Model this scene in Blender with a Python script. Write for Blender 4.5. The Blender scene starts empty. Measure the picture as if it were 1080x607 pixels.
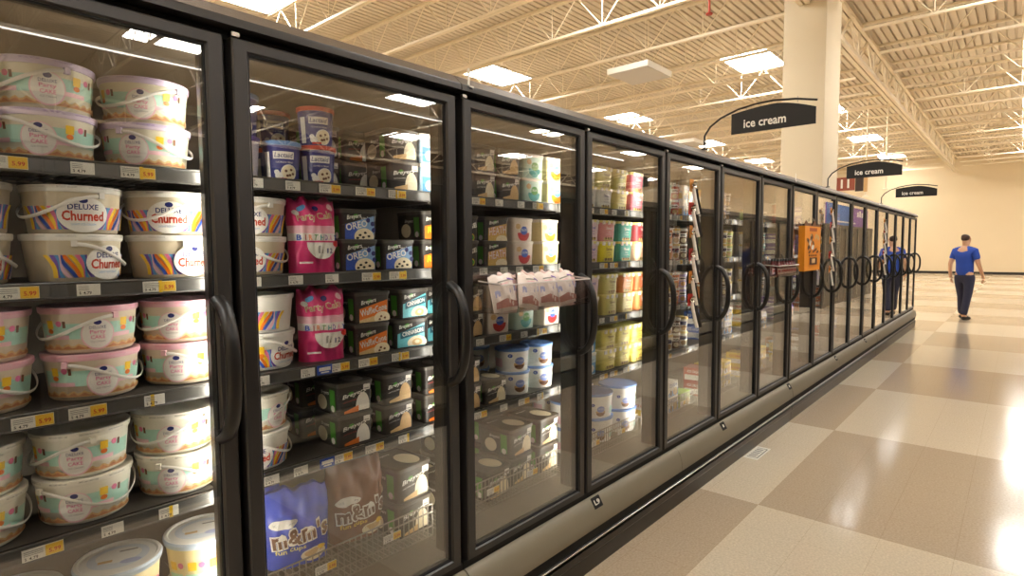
import bpy, math, random
from mathutils import Vector, Matrix
from mathutils.geometry import tessellate_polygon

random.seed(7)
SC = bpy.context.scene
COL = SC.collection
PI = math.pi

# ---------------------------------------------------------------- materials
def lin(r, g, b):
    def f(c):
        c /= 255.0
        return c / 12.92 if c <= 0.04045 else ((c + 0.055) / 1.055) ** 2.4
    return (f(r), f(g), f(b), 1.0)

MATS = {}
def mat(name, rgb=(128, 128, 128), rough=0.5, metal=0.0, vary=0.06, scale=30.0, bump=0.0, spec=0.5, emit=None, coat=0.0):
    if name in MATS:
        return MATS[name]
    m = bpy.data.materials.new(name)
    m.use_nodes = True
    nt = m.node_tree
    p = nt.nodes['Principled BSDF']
    p.inputs['Roughness'].default_value = rough
    p.inputs['Metallic'].default_value = metal
    p.inputs['Specular IOR Level'].default_value = spec
    p.inputs['Coat Weight'].default_value = coat
    c = lin(*rgb)
    if vary > 0 or bump > 0:
        tc = nt.nodes.new('ShaderNodeTexCoord')
        nz = nt.nodes.new('ShaderNodeTexNoise')
        nz.inputs['Scale'].default_value = scale
        nz.inputs['Detail'].default_value = 3
        nt.links.new(tc.outputs['Object'], nz.inputs['Vector'])
        mx = nt.nodes.new('ShaderNodeMix')
        mx.data_type = 'RGBA'
        mx.inputs[6].default_value = tuple(v * (1 - vary) for v in c[:3]) + (1,)
        mx.inputs[7].default_value = tuple(min(1, v * (1 + vary)) for v in c[:3]) + (1,)
        nt.links.new(nz.outputs['Fac'], mx.inputs[0])
        nt.links.new(mx.outputs[2], p.inputs['Base Color'])
        if bump > 0:
            bp = nt.nodes.new('ShaderNodeBump')
            bp.inputs['Strength'].default_value = bump
            bp.inputs['Distance'].default_value = 0.004
            nt.links.new(nz.outputs['Fac'], bp.inputs['Height'])
            nt.links.new(bp.outputs['Normal'], p.inputs['Normal'])
    else:
        p.inputs['Base Color'].default_value = c
    if emit:
        p.inputs['Emission Color'].default_value = emit[:3] + (1,)
        p.inputs['Emission Strength'].default_value = emit[3]
    MATS[name] = m
    return m

def glass_mat(name, tint, power, rough=0.0):
    m = bpy.data.materials.new(name)
    m.use_nodes = True
    nt = m.node_tree
    nt.nodes.clear()
    N, L = nt.nodes.new, nt.links.new
    out = N('ShaderNodeOutputMaterial')
    geo = N('ShaderNodeNewGeometry')
    ior = N('ShaderNodeMix'); ior.data_type = 'FLOAT'
    ior.inputs[2].default_value = 1.5
    ior.inputs[3].default_value = 1 / 1.5
    L(geo.outputs['Backfacing'], ior.inputs[0])
    fr = N('ShaderNodeFresnel')
    L(ior.outputs[0], fr.inputs['IOR'])
    a = N('ShaderNodeMath'); a.operation = 'SUBTRACT'; a.inputs[0].default_value = 1
    L(fr.outputs[0], a.inputs[1])
    b = N('ShaderNodeMath'); b.operation = 'POWER'; b.inputs[1].default_value = power
    L(a.outputs[0], b.inputs[0])
    c = N('ShaderNodeMath'); c.operation = 'SUBTRACT'; c.inputs[0].default_value = 1
    L(b.outputs[0], c.inputs[1])
    tr = N('ShaderNodeBsdfTransparent'); tr.inputs[0].default_value = tint + (1,)
    gl = N('ShaderNodeBsdfGlossy'); gl.inputs['Roughness'].default_value = rough
    gl.inputs['Color'].default_value = (1, 1, 1, 1)
    mx = N('ShaderNodeMixShader')
    L(c.outputs[0], mx.inputs[0]); L(tr.outputs[0], mx.inputs[1]); L(gl.outputs[0], mx.inputs[2])
    L(mx.outputs[0], out.inputs['Surface'])
    MATS[name] = m
    return m

def emit_mat(name, rgb, strength):
    m = bpy.data.materials.new(name)
    m.use_nodes = True
    nt = m.node_tree
    nt.nodes.clear()
    out = nt.nodes.new('ShaderNodeOutputMaterial')
    e = nt.nodes.new('ShaderNodeEmission')
    e.inputs[0].default_value = rgb + (1,)
    e.inputs[1].default_value = strength
    nt.links.new(e.outputs[0], out.inputs['Surface'])
    MATS[name] = m
    return m

# ---------------------------------------------------------------- mesh builder
class MB:
    def __init__(self):
        self.v, self.f, self.m = [], [], []
        self.mats = []
    def mi(self, m):
        if m not in self.mats:
            self.mats.append(m)
        return self.mats.index(m)
    def add(self, vs, fs, m):
        o = len(self.v)
        self.v.extend([tuple(p) for p in vs])
        k = self.mi(m)
        for f in fs:
            self.f.append(tuple(i + o for i in f))
            self.m.append(k)
    def box(self, x0, x1, y0, y1, z0, z1, m):
        vs = [(x, y, z) for x in (x0, x1) for y in (y0, y1) for z in (z0, z1)]
        fs = [(0, 1, 3, 2), (4, 6, 7, 5), (0, 4, 5, 1), (2, 3, 7, 6), (0, 2, 6, 4), (1, 5, 7, 3)]
        self.add(vs, fs, m)
    def loft(self, rings, m, cap0=True, cap1=True, closed=True):
        n = len(rings[0])
        vs = [p for r in rings for p in r]
        fs = []
        for i in range(len(rings) - 1):
            for j in range(n if closed else n - 1):
                k = (j + 1) % n
                fs.append((i * n + j, i * n + k, (i + 1) * n + k, (i + 1) * n + j))
        if cap0:
            fs.append(tuple(range(n - 1, -1, -1)))
        if cap1:
            fs.append(tuple((len(rings) - 1) * n + j for j in range(n)))
        self.add(vs, fs, m)
    def lathe(self, prof, m, n=28, cx=0, cy=0, cap0=True, cap1=True):
        rings = [[(cx + r * math.cos(2 * PI * j / n), cy + r * math.sin(2 * PI * j / n), z) for j in range(n)] for r, z in prof]
        self.loft(rings, m, cap0, cap1)
    def rloft(self, levels, m, seg=4, cap0=True, cap1=True):
        # levels: (z, half width, half depth, corner radius)
        rings = []
        for z, a, b, r in levels:
            ring = []
            for q, (sx, sy) in enumerate(((1, 1), (-1, 1), (-1, -1), (1, -1))):
                for s in range(seg + 1):
                    t = (q + s / seg) * PI / 2
                    ring.append((sx * (a - r) + r * math.cos(t), sy * (b - r) + r * math.sin(t), z))
            rings.append(ring)
        self.loft(rings, m, cap0, cap1)
    def tube(self, path, r, m, n=8, flat=None, caps=True):
        path = [Vector(p) for p in path]
        rings = []
        up = None
        for i, p in enumerate(path):
            d = (path[min(i + 1, len(path) - 1)] - path[max(i - 1, 0)]).normalized()
            if up is None:
                up = Vector((0, 0, 1)) if abs(d.z) < 0.9 else Vector((1, 0, 0))
            s = d.cross(up).normalized()
            up = s.cross(d).normalized()
            ra, rb = flat if flat else (r, r)
            rings.append([p + s * (ra * math.cos(2 * PI * j / n)) + up * (rb * math.sin(2 * PI * j / n)) for j in range(n)])
        self.loft(rings, m, caps, caps)
    def bar(self, a, b, w, m, n=4):
        self.tube([a, b], w, m, n)
    def mesh(self, name, smooth=None):
        me = bpy.data.meshes.new(name)
        me.from_pydata(self.v, [], self.f)
        for m in self.mats:
            me.materials.append(m)
        me.polygons.foreach_set('material_index', self.m)
        if smooth:
            me.shade_smooth()
            me.set_sharp_from_angle(angle=math.radians(smooth))
        me.update()
        return me
    def obj(self, name, parent=None, smooth=None, loc=(0, 0, 0), rz=0.0):
        o = bpy.data.objects.new(name, self.mesh(name, smooth))
        COL.objects.link(o)
        o.parent = parent
        o.location = loc
        o.rotation_euler = (0, 0, rz)
        return o

def empty(name, loc=(0, 0, 0), rz=0.0):
    o = bpy.data.objects.new(name, None)
    COL.objects.link(o)
    o.empty_display_size = 0.05
    o.location = loc
    o.rotation_euler = (0, 0, rz)
    return o

def tag(o, label, cat, group=None):
    o['label'] = label
    o['category'] = cat
    if group:
        o['group'] = group
    return o

def structure(o):
    o['kind'] = 'structure'
    return o

def copy_tree(o, parent=None):
    c = o.copy()
    COL.objects.link(c)
    if parent is not None:
        c.parent = parent
    for ch in list(KIDS.get(o.name, o.children)):
        copy_tree(ch, c)
    return c
KIDS = {}

# ---------------------------------------------------------------- lettering and flat decals
_TXT = {}
def text2d(s, size=1.0, shear=0.0, offset=0.0, space=1.0):
    key = (s, shear, offset, space)
    if key not in _TXT:
        cu = bpy.data.curves.new('lettering', 'FONT')
        cu.body = s
        cu.size = 1.0
        cu.shear = shear
        cu.offset = offset
        cu.space_character = space
        cu.resolution_u = 2
        cu.align_x = 'CENTER'
        ob = bpy.data.objects.new('lettering', cu)
        COL.objects.link(ob)
        dg = bpy.context.evaluated_depsgraph_get()
        dg.update()
        me = bpy.data.meshes.new_from_object(ob.evaluated_get(dg))
        vs = [(v.co.x, v.co.y) for v in me.vertices]
        fs = [tuple(p.vertices) for p in me.polygons]
        bpy.data.objects.remove(ob)
        bpy.data.curves.remove(cu)
        bpy.data.meshes.remove(me)
        ys = [v[1] for v in vs]
        cy = (min(ys) + max(ys)) / 2
        xs = [v[0] for v in vs]
        cx = (min(xs) + max(xs)) / 2
        _TXT[key] = ([(x - cx, y - cy) for x, y in vs], fs, max(xs) - min(xs), max(ys) - min(ys))
    return _TXT[key]

class Decal:
    """Print laid over a surface: fn(u, v, lift) gives the point of the surface."""
    def __init__(self, mb, fn, strips=1):
        self.mb, self.fn, self.k, self.strips, self.step = mb, fn, 0, strips, 1
    def lift(self):
        self.k += self.step
        return 0.0006 + 0.00025 * self.k
    def put(self, vs, fs, m):
        h = self.lift()
        self.mb.add([self.fn(u, v, h) for u, v in vs], fs, m)
    def rect(self, u0, u1, v0, v1, m, lean=0.0, n=None):
        n = n or self.strips
        vs, fs = [], []
        for i in range(n + 1):
            u = u0 + (u1 - u0) * i / n
            vs += [(u, v0 + lean * (u - u0)), (u, v1 + lean * (u - u0))]
        for i in range(n):
            a = 2 * i
            fs.append((a, a + 2, a + 3, a + 1))
        self.put(vs, fs, m)
    def band(self, lo, hi, m):
        # lo, hi: lists of (u, v), same length
        vs, fs = [], []
        for a, b in zip(lo, hi):
            vs += [a, b]
        for i in range(len(lo) - 1):
            a = 2 * i
            fs.append((a, a + 2, a + 3, a + 1))
        self.put(vs, fs, m)
    def oval(self, cu, cv, ru, rv, m, lo=-1.0, hi=1.0, n=12, rot=0.0):
        lw, up = [], []
        for i in range(n + 1):
            t = -math.cos(PI * i / n)
            s = math.sqrt(max(0, 1 - t * t))
            lw.append((cu + ru * t, cv + rv * max(lo, -s)))
            up.append((cu + ru * t, cv + rv * min(hi, s)))
        if rot:
            c, s_ = math.cos(rot), math.sin(rot)
            lw = [(cu + (a - cu) * c - (b - cv) * s_, cv + (a - cu) * s_ + (b - cv) * c) for a, b in lw]
            up = [(cu + (a - cu) * c - (b - cv) * s_, cv + (a - cu) * s_ + (b - cv) * c) for a, b in up]
        self.band(lw, up, m)
    def text(self, s, cu, cv, w, m, h=None, shear=0.0, rot=0.0, offset=0.0, space=1.0):
        vs, fs, W, H = text2d(s, 1.0, shear, offset, space)
        k = w / max(W, 1e-6)
        ky = (h / H) if h else k
        c, s_ = math.cos(rot), math.sin(rot)
        out = []
        for x, y in vs:
            x, y = x * k, y * ky
            out.append((cu + x * c - y * s_, cv + x * s_ + y * c))
        self.put(out, fs, m)

def front_fn(y0, slope=0.0, v0=0.0):
    # a face looking towards -Y whose depth grows with height by slope
    return lambda u, v, h: (u, -(y0 + slope * (v - v0)) - h, v)
def side_fn(x0, slope=0.0):
    # a face looking towards -X; u runs from the back towards the front
    return lambda u, v, h: (-(x0 + slope * v) - h, -u, v)
def cone_fn(r0, r1, hgt):
    def fn(u, v, h):
        r = r0 + (r1 - r0) * v / hgt
        a = u / r1
        return ((r + h) * math.sin(a), -(r + h) * math.cos(a), v)
    return fn

# ---------------------------------------------------------------- palette
W_ = mat('white_print', (240, 236, 226), 0.45, vary=0)
K_ = mat('black_print', (24, 20, 18), 0.45, vary=0)
NAVY = mat('navy_print', (34, 40, 110), 0.4, vary=0)
RED = mat('red_print', (196, 44, 40), 0.4, vary=0)
ORG = mat('orange_print', (232, 120, 30), 0.4, vary=0)
YEL = mat('yellow_print', (244, 200, 40), 0.4, vary=0)
LYEL = mat('pale_yellow_print', (240, 226, 130), 0.45, vary=0)
PNK = mat('pink_print', (232, 120, 160), 0.4, vary=0)
LPNK = mat('pale_pink_print', (244, 196, 204), 0.4, vary=0)
HOT = mat('hot_pink_print', (226, 58, 122), 0.35, vary=0)
SKY = mat('sky_blue_print', (96, 160, 214), 0.4, vary=0)
BLU = mat('blue_print', (52, 84, 176), 0.4, vary=0)
PUR = mat('purple_print', (120, 84, 170), 0.4, vary=0)
MINT = mat('mint_print', (178, 222, 204), 0.4, vary=0)
TEAL = mat('teal_print', (60, 160, 150), 0.4, vary=0)
GRN = mat('green_print', (70, 150, 40), 0.4, vary=0)
LGRN = mat('lime_print', (176, 206, 90), 0.4, vary=0)
BRN = mat('brown_print', (110, 66, 36), 0.45, vary=0)
TAN = mat('caramel_print', (214, 176, 120), 0.5, vary=0.1, scale=120)
CRM = mat('cream_print', (240, 226, 190), 0.45, vary=0)
GRY = mat('grey_print', (150, 146, 138), 0.5, vary=0)

FRAME = mat('charcoal_frame', (44, 41, 39), 0.38, vary=0.05, scale=12, spec=0.5)
GAP = mat('black_gasket', (10, 9, 9), 0.7, vary=0)
CANOPY = mat('brown_grey_canopy', (98, 87, 76), 0.42, vary=0.12, scale=160, bump=0.25)
PANEL = mat('taupe_panel', (140, 132, 115), 0.5, vary=0.04, scale=5)
BUMP = mat('black_bumper', (31, 28, 25), 0.32, vary=0.1, scale=8)
CHROME = mat('chrome_trim', (170, 166, 160), 0.3, metal=1.0, vary=0)
LINER = mat('freezer_liner', (124, 114, 100), 0.55, vary=0.04, scale=4)
MULL = mat('mullion_black', (34, 29, 25), 0.32, vary=0.04, scale=6)
SHELF = mat('shelf_dark_wire', (58, 54, 50), 0.45, vary=0.08, scale=40)
RAIL = mat('shelf_price_rail', (86, 84, 80), 0.28, vary=0.05, scale=20)
WIRE = mat('wire_coated', (150, 142, 128), 0.35, vary=0)
HANDLE = mat('handle_black_plastic', (20, 18, 17), 0.4, vary=0.05, scale=30)
PAPER = mat('tag_paper', (236, 232, 220), 0.5, vary=0)
CARDY = mat('tag_yellow', (240, 196, 60), 0.5, vary=0)
GLASS = glass_mat('door_glass', (0.97, 0.97, 0.96), 2.5)
CLEAR = glass_mat('clear_plastic', (0.93, 0.92, 0.91), 1.4, 0.06)
LED = emit_mat('led_lens', (1.0, 0.95, 0.84), 40.0)

# ---------------------------------------------------------------- layout numbers
P, SEAM = 0.777, 0.008
def M(k):
    s = 0.0
    for q in (-4, 1, 6, 11, 16):
        if q >= -3 and k > q:
            s += SEAM
        elif k == q:
            s += SEAM / 2
    return k * P + s
DZ0, DZ1 = 0.357, 2.03
SHELVES = [1.712, 1.43, 1.142, 0.842]
FLOOR5 = 0.43
YF = 0.185                      # front line of the goods on the shelves
NUM = ['first', 'second', 'third', 'fourth', 'fifth', 'sixth', 'seventh', 'eighth', 'ninth', 'tenth', 'eleventh', 'twelfth', 'thirteenth', 'fourteenth', 'fifteenth', 'sixteenth', 'seventeenth']
SHN = ['top', 'second', 'third', 'fourth', 'bottom']
# ---------------------------------------------------------------- goods: one of each kind, built in its own axes, front towards -Y, base at z = 0
PROTO = {}
def keep(key, root, *kids):
    PROTO[key] = root
    return root

def pail(key, style):
    h, r0, r1 = 0.1135, 0.089, 0.100
    root = empty('ice_cream_pail')
    b = MB()
    wall = mat('pail_plastic_' + style, {'churned': (214, 200, 172), 'white': (240, 236, 226), 'party': (232, 224, 198), 'pink': (226, 210, 184), 'mint': (238, 232, 214)}[style], 0.35, vary=0.03, scale=8)
    hb = h - 0.012
    b.lathe([(r0 - 0.004, 0), (r0, 0.003), (r0 + (r1 - r0) * 0.96, hb), (r1 - 0.008, hb)], wall, 40)
    body = b.obj('pail_body', root, 50)
    lidc = {'churned': W_, 'white': W_, 'party': mat('lilac_lid', (206, 190, 214), 0.4, vary=0), 'pink': mat('pink_lid', (240, 190, 200), 0.4, vary=0), 'mint': mat('ivory_lid', (244, 238, 222), 0.4, vary=0)}[style]
    b = MB()
    b.lathe([(r1 + 0.002, hb - 0.004), (r1 + 0.004, hb + 0.001), (r1 + 0.004, h - 0.001), (r1 + 0.001, h), (r1 - 0.006, h), (r1 - 0.010, h - 0.003), (0.0, h - 0.003)], lidc, 44, cap0=True, cap1=False)
    d = Decal(b, lambda u, v, q: ((r1 + 0.004 + q) * math.sin(u / r1), -(r1 + 0.004 + q) * math.cos(u / r1), v))
    ink = {'churned': GRY, 'white': GRY, 'party': PUR, 'pink': PNK, 'mint': K_}[style]
    for i in range(-7, 8):
        if i % 3 != 0:
            d.text('CHOCOLATE' if style in ('churned', 'white') else 'PARTY CAKE', i * 0.0195, hb + 0.0065, 0.017, ink, h=0.0038)
    b.obj('lid', root, 40)
    b = MB()
    d = Decal(b, cone_fn(r0, r1, hb), 10)
    if style in ('churned', 'white'):
        for side in (-1, 1):
            for i, c in enumerate((PUR, SKY, PNK, YEL, ORG, BLU, LPNK, SKY, PUR, YEL)):
                u = 0.030 + i * 0.0085
                lo, hi = [], []
                for s in range(7):
                    v = 0.010 + s * 0.009
                    w = 0.006 * math.sin(s * 0.6 + i) + s * 0.0035
                    lo.append((side * (u + w), v)); hi.append((side * (u + w + 0.0098), v))
                if side < 0:
                    lo, hi = hi, lo
                d.band(hi, lo, c)
        d.oval(0, 0.045, 0.052, 0.042, W_, n=18)
        d.oval(0, 0.078, 0.009, 0.0065, NAVY)
        d.text('DELUXE', 0, 0.063, 0.060, NAVY, h=0.013, offset=0.02)
        d.text('Churned', 0, 0.042, 0.084, mat('churn_red', (200, 66, 34), 0.45, vary=0), h=0.024, offset=0.03)
        d.text('LIGHT ICE CREAM', 0, 0.022, 0.050, SKY, h=0.005)
        if style == 'white':
            d.rect(-0.090, -0.070, 0.055, 0.075, YEL, n=4)
            d.oval(-0.080, 0.047, 0.009, 0.007, ORG)
    else:
        d.rect(-0.14, 0.14, 0.036, 0.074, MINT, n=26)
        d.rect(0.030, 0.085, 0.036, 0.046, LPNK, n=8)
        d.rect(-0.13, -0.06, 0.036, 0.046, LPNK, n=8)
        for w in (-0.105, 0.060):
            d.rect(w - 0.009, w + 0.009, 0.062, 0.082, YEL, n=3)
            d.oval(w, 0.056, 0.008, 0.006, ORG)
            d.oval(w + 0.024, 0.074, 0.007, 0.007, PNK)
            d.rect(w + 0.033, w + 0.040, 0.064, 0.080, BRN, n=2)
        lo, hi = [], []
        for i in range(40):
            u = -0.145 + i * 0.29 / 39
            lo.append((u, 0.010)); hi.append((u, 0.022 + 0.004 * math.sin(i * 1.9)))
        d.band(lo, hi, TAN)
        lo = [(a, 0.012) for a, _ in lo]; hi = [(a, v - 0.005) for a, v in hi]
        d.band(lo, hi, mat('crumb_brown', (184, 122, 80), 0.6, vary=0.2, scale=300))
        d.oval(0, 0.046, 0.035, 0.038, LPNK, n=16)
        d.oval(0, 0.047, 0.032, 0.035, W_, n=16)
        d.oval(0, 0.075, 0.008, 0.006, NAVY)
        d.text('DELUXE', 0, 0.063, 0.034, NAVY, h=0.007)
        d.text('Party', 0, 0.051, 0.032, PNK, h=0.011, offset=0.01)
        d.text('CAKE', 0, 0.039, 0.030, PNK, h=0.009, offset=0.01)
        d.text('ICE CREAM', 0, 0.028, 0.030, GRY, h=0.004)
    b.obj('printed_label', root)
    b = MB()
    R = r1 + 0.0065
    path = [(R * math.sin(a), -R * math.cos(a) * 1.0, hb - 0.012 - 0.052 * math.cos(a) ** 2) for a in [(-92 + i * 184 / 28) * PI / 180 for i in range(29)]]
    b.tube(path, 0.003, W_, 8, flat=(0.0016, 0.0042))
    for s in (-1, 1):
        b.box(s * R - 0.004, s * R + 0.004, -0.006, 0.006, hb - 0.018, hb - 0.004, lidc)
    b.obj('bail_handle', root, 50)
    return keep(key, root)

def big_lid_tub(key):
    h, r0, r1 = 0.13, 0.084, 0.098
    root = empty('ice_cream_tub')
    wall = mat('tub_plastic_cream', (246, 226, 170), 0.4, vary=0.03, scale=6)
    b = MB()
    b.lathe([(r0, 0), (r1 - 0.004, h - 0.014)], wall, 40)
    b.obj('tub_body', root, 50)
    b = MB()
    lid = mat('pale_blue_lid', (198, 212, 226), 0.4, vary=0)
    b.lathe([(r1, h - 0.018), (r1 + 0.003, h - 0.006), (r1, h)], lid, 44, cap1=False)
    b.lathe([(r1, h), (r1 - 0.008, h + 0.001), (r1 - 0.012, h - 0.003), (0, h - 0.003)], W_, 44, cap0=False, cap1=False)
    d = Decal(b, lambda u, v, q: (u, v, h - 0.003 + q))
    d.oval(0, 0.005, 0.070, 0.066, mat('lid_print_pale', (214, 220, 226), 0.45, vary=0), n=18)
    d.oval(0, 0.012, 0.052, 0.042, W_, n=16)
    d.oval(0.030, -0.032, 0.024, 0.013, mat('lid_print_lilac', (176, 182, 214), 0.45, vary=0))
    d.rect(-0.044, -0.012, -0.022, -0.008, TAN)
    d.rect(0.0, 0.042, 0.028, 0.036, GRY)
    b.obj('lid', root, 40)
    b = MB()
    d = Decal(b, cone_fn(r0, r1, h), 8)
    for w in (-0.09, -0.03, 0.03, 0.09):
        d.rect(w - 0.012, w + 0.012, 0.05, 0.075, YEL)
        d.oval(w + 0.026, 0.065, 0.009, 0.009, PNK)
        d.rect(w - 0.02, w + 0.03, 0.015, 0.04, MINT)
    b.obj('printed_label', root)
    return keep(key, root)

def round_tub(key, name, h, r0, r1, body, lid, art, lid_h=0.014):
    root = empty(name)
    b = MB()
    b.lathe([(r0, 0), (r1 - 0.003, h - lid_h)], body, 32)
    b.obj('tub_body', root, 50)
    b = MB()
    b.lathe([(r1 - 0.001, h - lid_h), (r1 + 0.001, h - lid_h + 0.002), (r1 + 0.001, h - 0.001), (r1 - 0.001, h), (r1 - 0.005, h), (r1 - 0.007, h - 0.003), (0, h - 0.003)], lid, 32, cap1=False)
    b.obj('lid', root, 40)
    b = MB()
    art(Decal(b, cone_fn(r0, r1 - 0.003, h - lid_h), 6))
    b.obj('printed_label', root)
    return keep(key, root)

def navy_art(d):
    d.rect(-0.030, 0.034, 0.066, 0.088, W_)
    d.text('Lactaid', 0.002, 0.077, 0.056, NAVY, h=0.014, shear=0.2, offset=0.012)
    d.text('COOKIES & CREAM', 0.004, 0.056, 0.052, W_, h=0.005)
    d.oval(0.018, 0.026, 0.026, 0.024, W_, n=14)
    d.oval(0.018, 0.026, 0.023, 0.021, CRM, n=14)
    for a, c in ((0.008, 0.030), (0.024, 0.034), (0.020, 0.018), (0.030, 0.022), (0.012, 0.016)):
        d.oval(a, c, 0.0045, 0.004, BRN, n=6)
    d.oval(-0.014, 0.016, 0.012, 0.010, W_)
    d.oval(-0.020, 0.026, 0.008, 0.007, W_)
    d.rect(-0.020, 0.010, 0.003, 0.009, RED)
    d.rect(-0.058, -0.040, 0.006, 0.086, W_)

def carton(key, art, body=None, rim=None, w=0.138, h=0.108, dp=0.17, name='ice_cream_carton', side=True):
    """tapered carton with rounded corners and a shallow stepped lid"""
    root = empty(name)
    body = body or mat('carton_black', (44, 38, 34), 0.4, vary=0.05, scale=20)
    rim = rim or mat('carton_rim', (74, 69, 63), 0.35, vary=0)
    a1, d1 = w / 2, dp / 2
    a0, d0 = a1 * 0.92, d1 * 0.94
    hl = h - 0.012
    b = MB()
    b.rloft([(0, a0, d0, 0.012), (hl, a1 - 0.002, d1 - 0.002, 0.014)], body, 4)
    b.obj('carton_body', root, 40)
    b = MB()
    b.rloft([(hl - 0.002, a1, d1, 0.015), (hl + 0.003, a1 + 0.0015, d1 + 0.0015, 0.016), (h - 0.002, a1 + 0.0015, d1 + 0.0015, 0.016), (h, a1 - 0.002, d1 - 0.002, 0.014), (h, a1 - 0.006, d1 - 0.006, 0.012), (h - 0.003, a1 - 0.008, d1 - 0.008, 0.011)], rim, 4)
    d = Decal(b, lambda u, v, q: (u, v, h - 0.003 + q))
    d.rect(-a1 + 0.012, a1 - 0.012, -d1 + 0.012, d1 - 0.012, body)
    d.oval(0.022, -0.02, 0.034, 0.050, CRM if key == 'c_vanilla' else (GRY if side else body), n=10)
    if side:
        d.text('Breyers', -0.02, 0.050, 0.06, W_, shear=0.25, offset=0.01)
    b.obj('lid', root, 40)
    b = MB()
    sl = (d1 - 0.002 - d0) / hl
    d = Decal(b, front_fn(d0, sl), 1)
    art(d, a0 - 0.008, hl)
    if side:
        s = Decal(b, side_fn(a0, (a1 - 0.002 - a0) / hl))
        s.rect(d0 - 0.05, d0 - 0.018, 0.012, hl - 0.012, GRN)
        s.oval(d0 - 0.034, 0.020, 0.011, 0.011, W_)
        s.text('Breyers', 0.0, hl * 0.72, 0.05, W_, shear=0.25, offset=0.01)
        s.oval(-0.02, hl * 0.36, 0.03, 0.026, CRM)
    b.obj('printed_label', root)
    return keep(key, root)

def script_word(d, a, hl, v=0.82, w=0.62):
    d.oval(-a + a * 2 * 0.34, hl * (v + 0.03), 0.010, 0.007, GRN, rot=0.3)
    d.text('Breyers', -a + a * w + 0.004, hl * v, a * 2 * w, W_, h=hl * 0.19, shear=0.28, rot=0.16, offset=0.016)

def art_cookie(d, a, hl):
    d.band([(-a, hl * 0.05), (a, hl * 0.05)], [(-a, hl * 0.58), (a, hl * 0.90)], mat('art_blue', (130, 168, 214), 0.4, vary=0))
    d.band([(-a, hl * 0.05), (-0.01, hl * 0.05)], [(-a, hl * 0.58), (-0.01, hl * 0.66)], BLU)
    d.text('OREO', -0.012, hl * 0.56, a * 1.5, W_, h=hl * 0.24, rot=0.2, offset=0.02)
    d.text('2in1', a * 0.30, hl * 0.82, a * 0.5, W_, h=hl * 0.08, rot=0.1)
    d.oval(0.016, hl * 0.16, 0.038, hl * 0.30, CRM, lo=-0.35, n=14)
    for x, y in ((0.0, .22), (0.02, .30), (0.034, .18), (-0.01, .12), (0.012, .14)):
        d.oval(x, hl * y, 0.006, 0.004, K_, n=6)
    for x, y in ((0.048, .62), (0.052, .40), (0.030, .74)):
        d.oval(x, hl * y, 0.008, 0.008, NAVY, n=8)
    script_word(d, a, hl, 0.84, 0.5)

def art_waffle(d, a, hl):
    d.band([(-a, hl * 0.06), (a, hl * 0.30)], [(-a, hl * 0.52), (a, hl * 0.80)], ORG)
    d.band([(-a, hl * 0.03), (a, hl * 0.03)], [(-a, hl * 0.12), (a, hl * 0.34)], mat('art_toffee', (222, 190, 136), 0.5, vary=0.2, scale=200))
    d.text('WaffleCone', 0.0, hl * 0.46, a * 1.9, BRN, h=hl * 0.25, rot=0.19, offset=0.03)
    d.text('WaffleCone', 0.0, hl * 0.46, a * 1.9, W_, h=hl * 0.24, rot=0.19, offset=0.012)
    d.oval(0.034, hl * 0.14, 0.032, hl * 0.24, CRM, lo=-0.45, n=14)
    for x, y in ((0.03, .2), (0.045, .14), (0.024, .1)):
        d.oval(x, hl * y, 0.005, 0.004, BRN, n=6)
    script_word(d, a, hl, 0.76, 0.55)

def art_swirl(d, a, hl):
    d.band([(-a, hl * 0.04), (a, hl * 0.04)], [(-a, hl * 0.56), (a, hl * 0.92)], mat('art_aqua', (100, 186, 200), 0.4, vary=0))
    d.band([(-a * 0.8, hl * 0.36), (a, hl * 0.54)], [(-a * 0.8, hl * 0.62), (a, hl * 0.84)], mat('art_deep_teal', (30, 92, 110), 0.4, vary=0))
    d.text('CINNABON', 0.006, hl * 0.60, a * 1.55, W_, h=hl * 0.17, rot=0.16, offset=0.02)
    d.oval(0.024, hl * 0.18, 0.040, hl * 0.26, CRM, lo=-0.4, n=14)
    d.oval(0.024, hl * 0.20, 0.022, hl * 0.14, TAN, n=10)
    d.oval(0.024, hl * 0.22, 0.010, hl * 0.07, CRM, n=8)
    script_word(d, a, hl, 0.84, 0.5)

def art_peanut(d, a, hl):
    d.band([(-a, hl * 0.04), (a, hl * 0.04)], [(-a, hl * 0.52), (a, hl * 0.76)], ORG)
    d.text('Reese', 0.0, hl * 0.44, a * 1.6, YEL, h=hl * 0.24, rot=0.16, shear=0.2, offset=0.03)
    d.oval(0.02, hl * 0.14, 0.034, hl * 0.2, TAN, lo=-0.4)
    script_word(d, a, hl, 0.82, 0.55)

def art_scoop(col):
    def art(d, a, hl):
        script_word(d, a, hl, 0.68, 0.84)
        d.text('LACTOSE FREE', -a * 0.42, hl * 0.46, a * 0.9, RED if col is W_ else W_, h=hl * 0.045, rot=0.1)
        d.oval(a * 0.48, hl * 0.20, a * 0.48, hl * 0.50, col, lo=-0.28, n=16)
        d.band([(-a * 0.8, hl * 0.04), (a * 0.2, hl * 0.04)], [(-a * 0.8, hl * 0.12), (a * 0.2, hl * 0.26)], ORG if col is W_ else TAN)
        d.rect(a * 0.52, a * 0.98, hl * 0.76, hl * 0.97, W_)
        d.rect(a * 0.58, a * 0.92, hl * 0.80, hl * 0.84, GRY)
    return art

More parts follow.
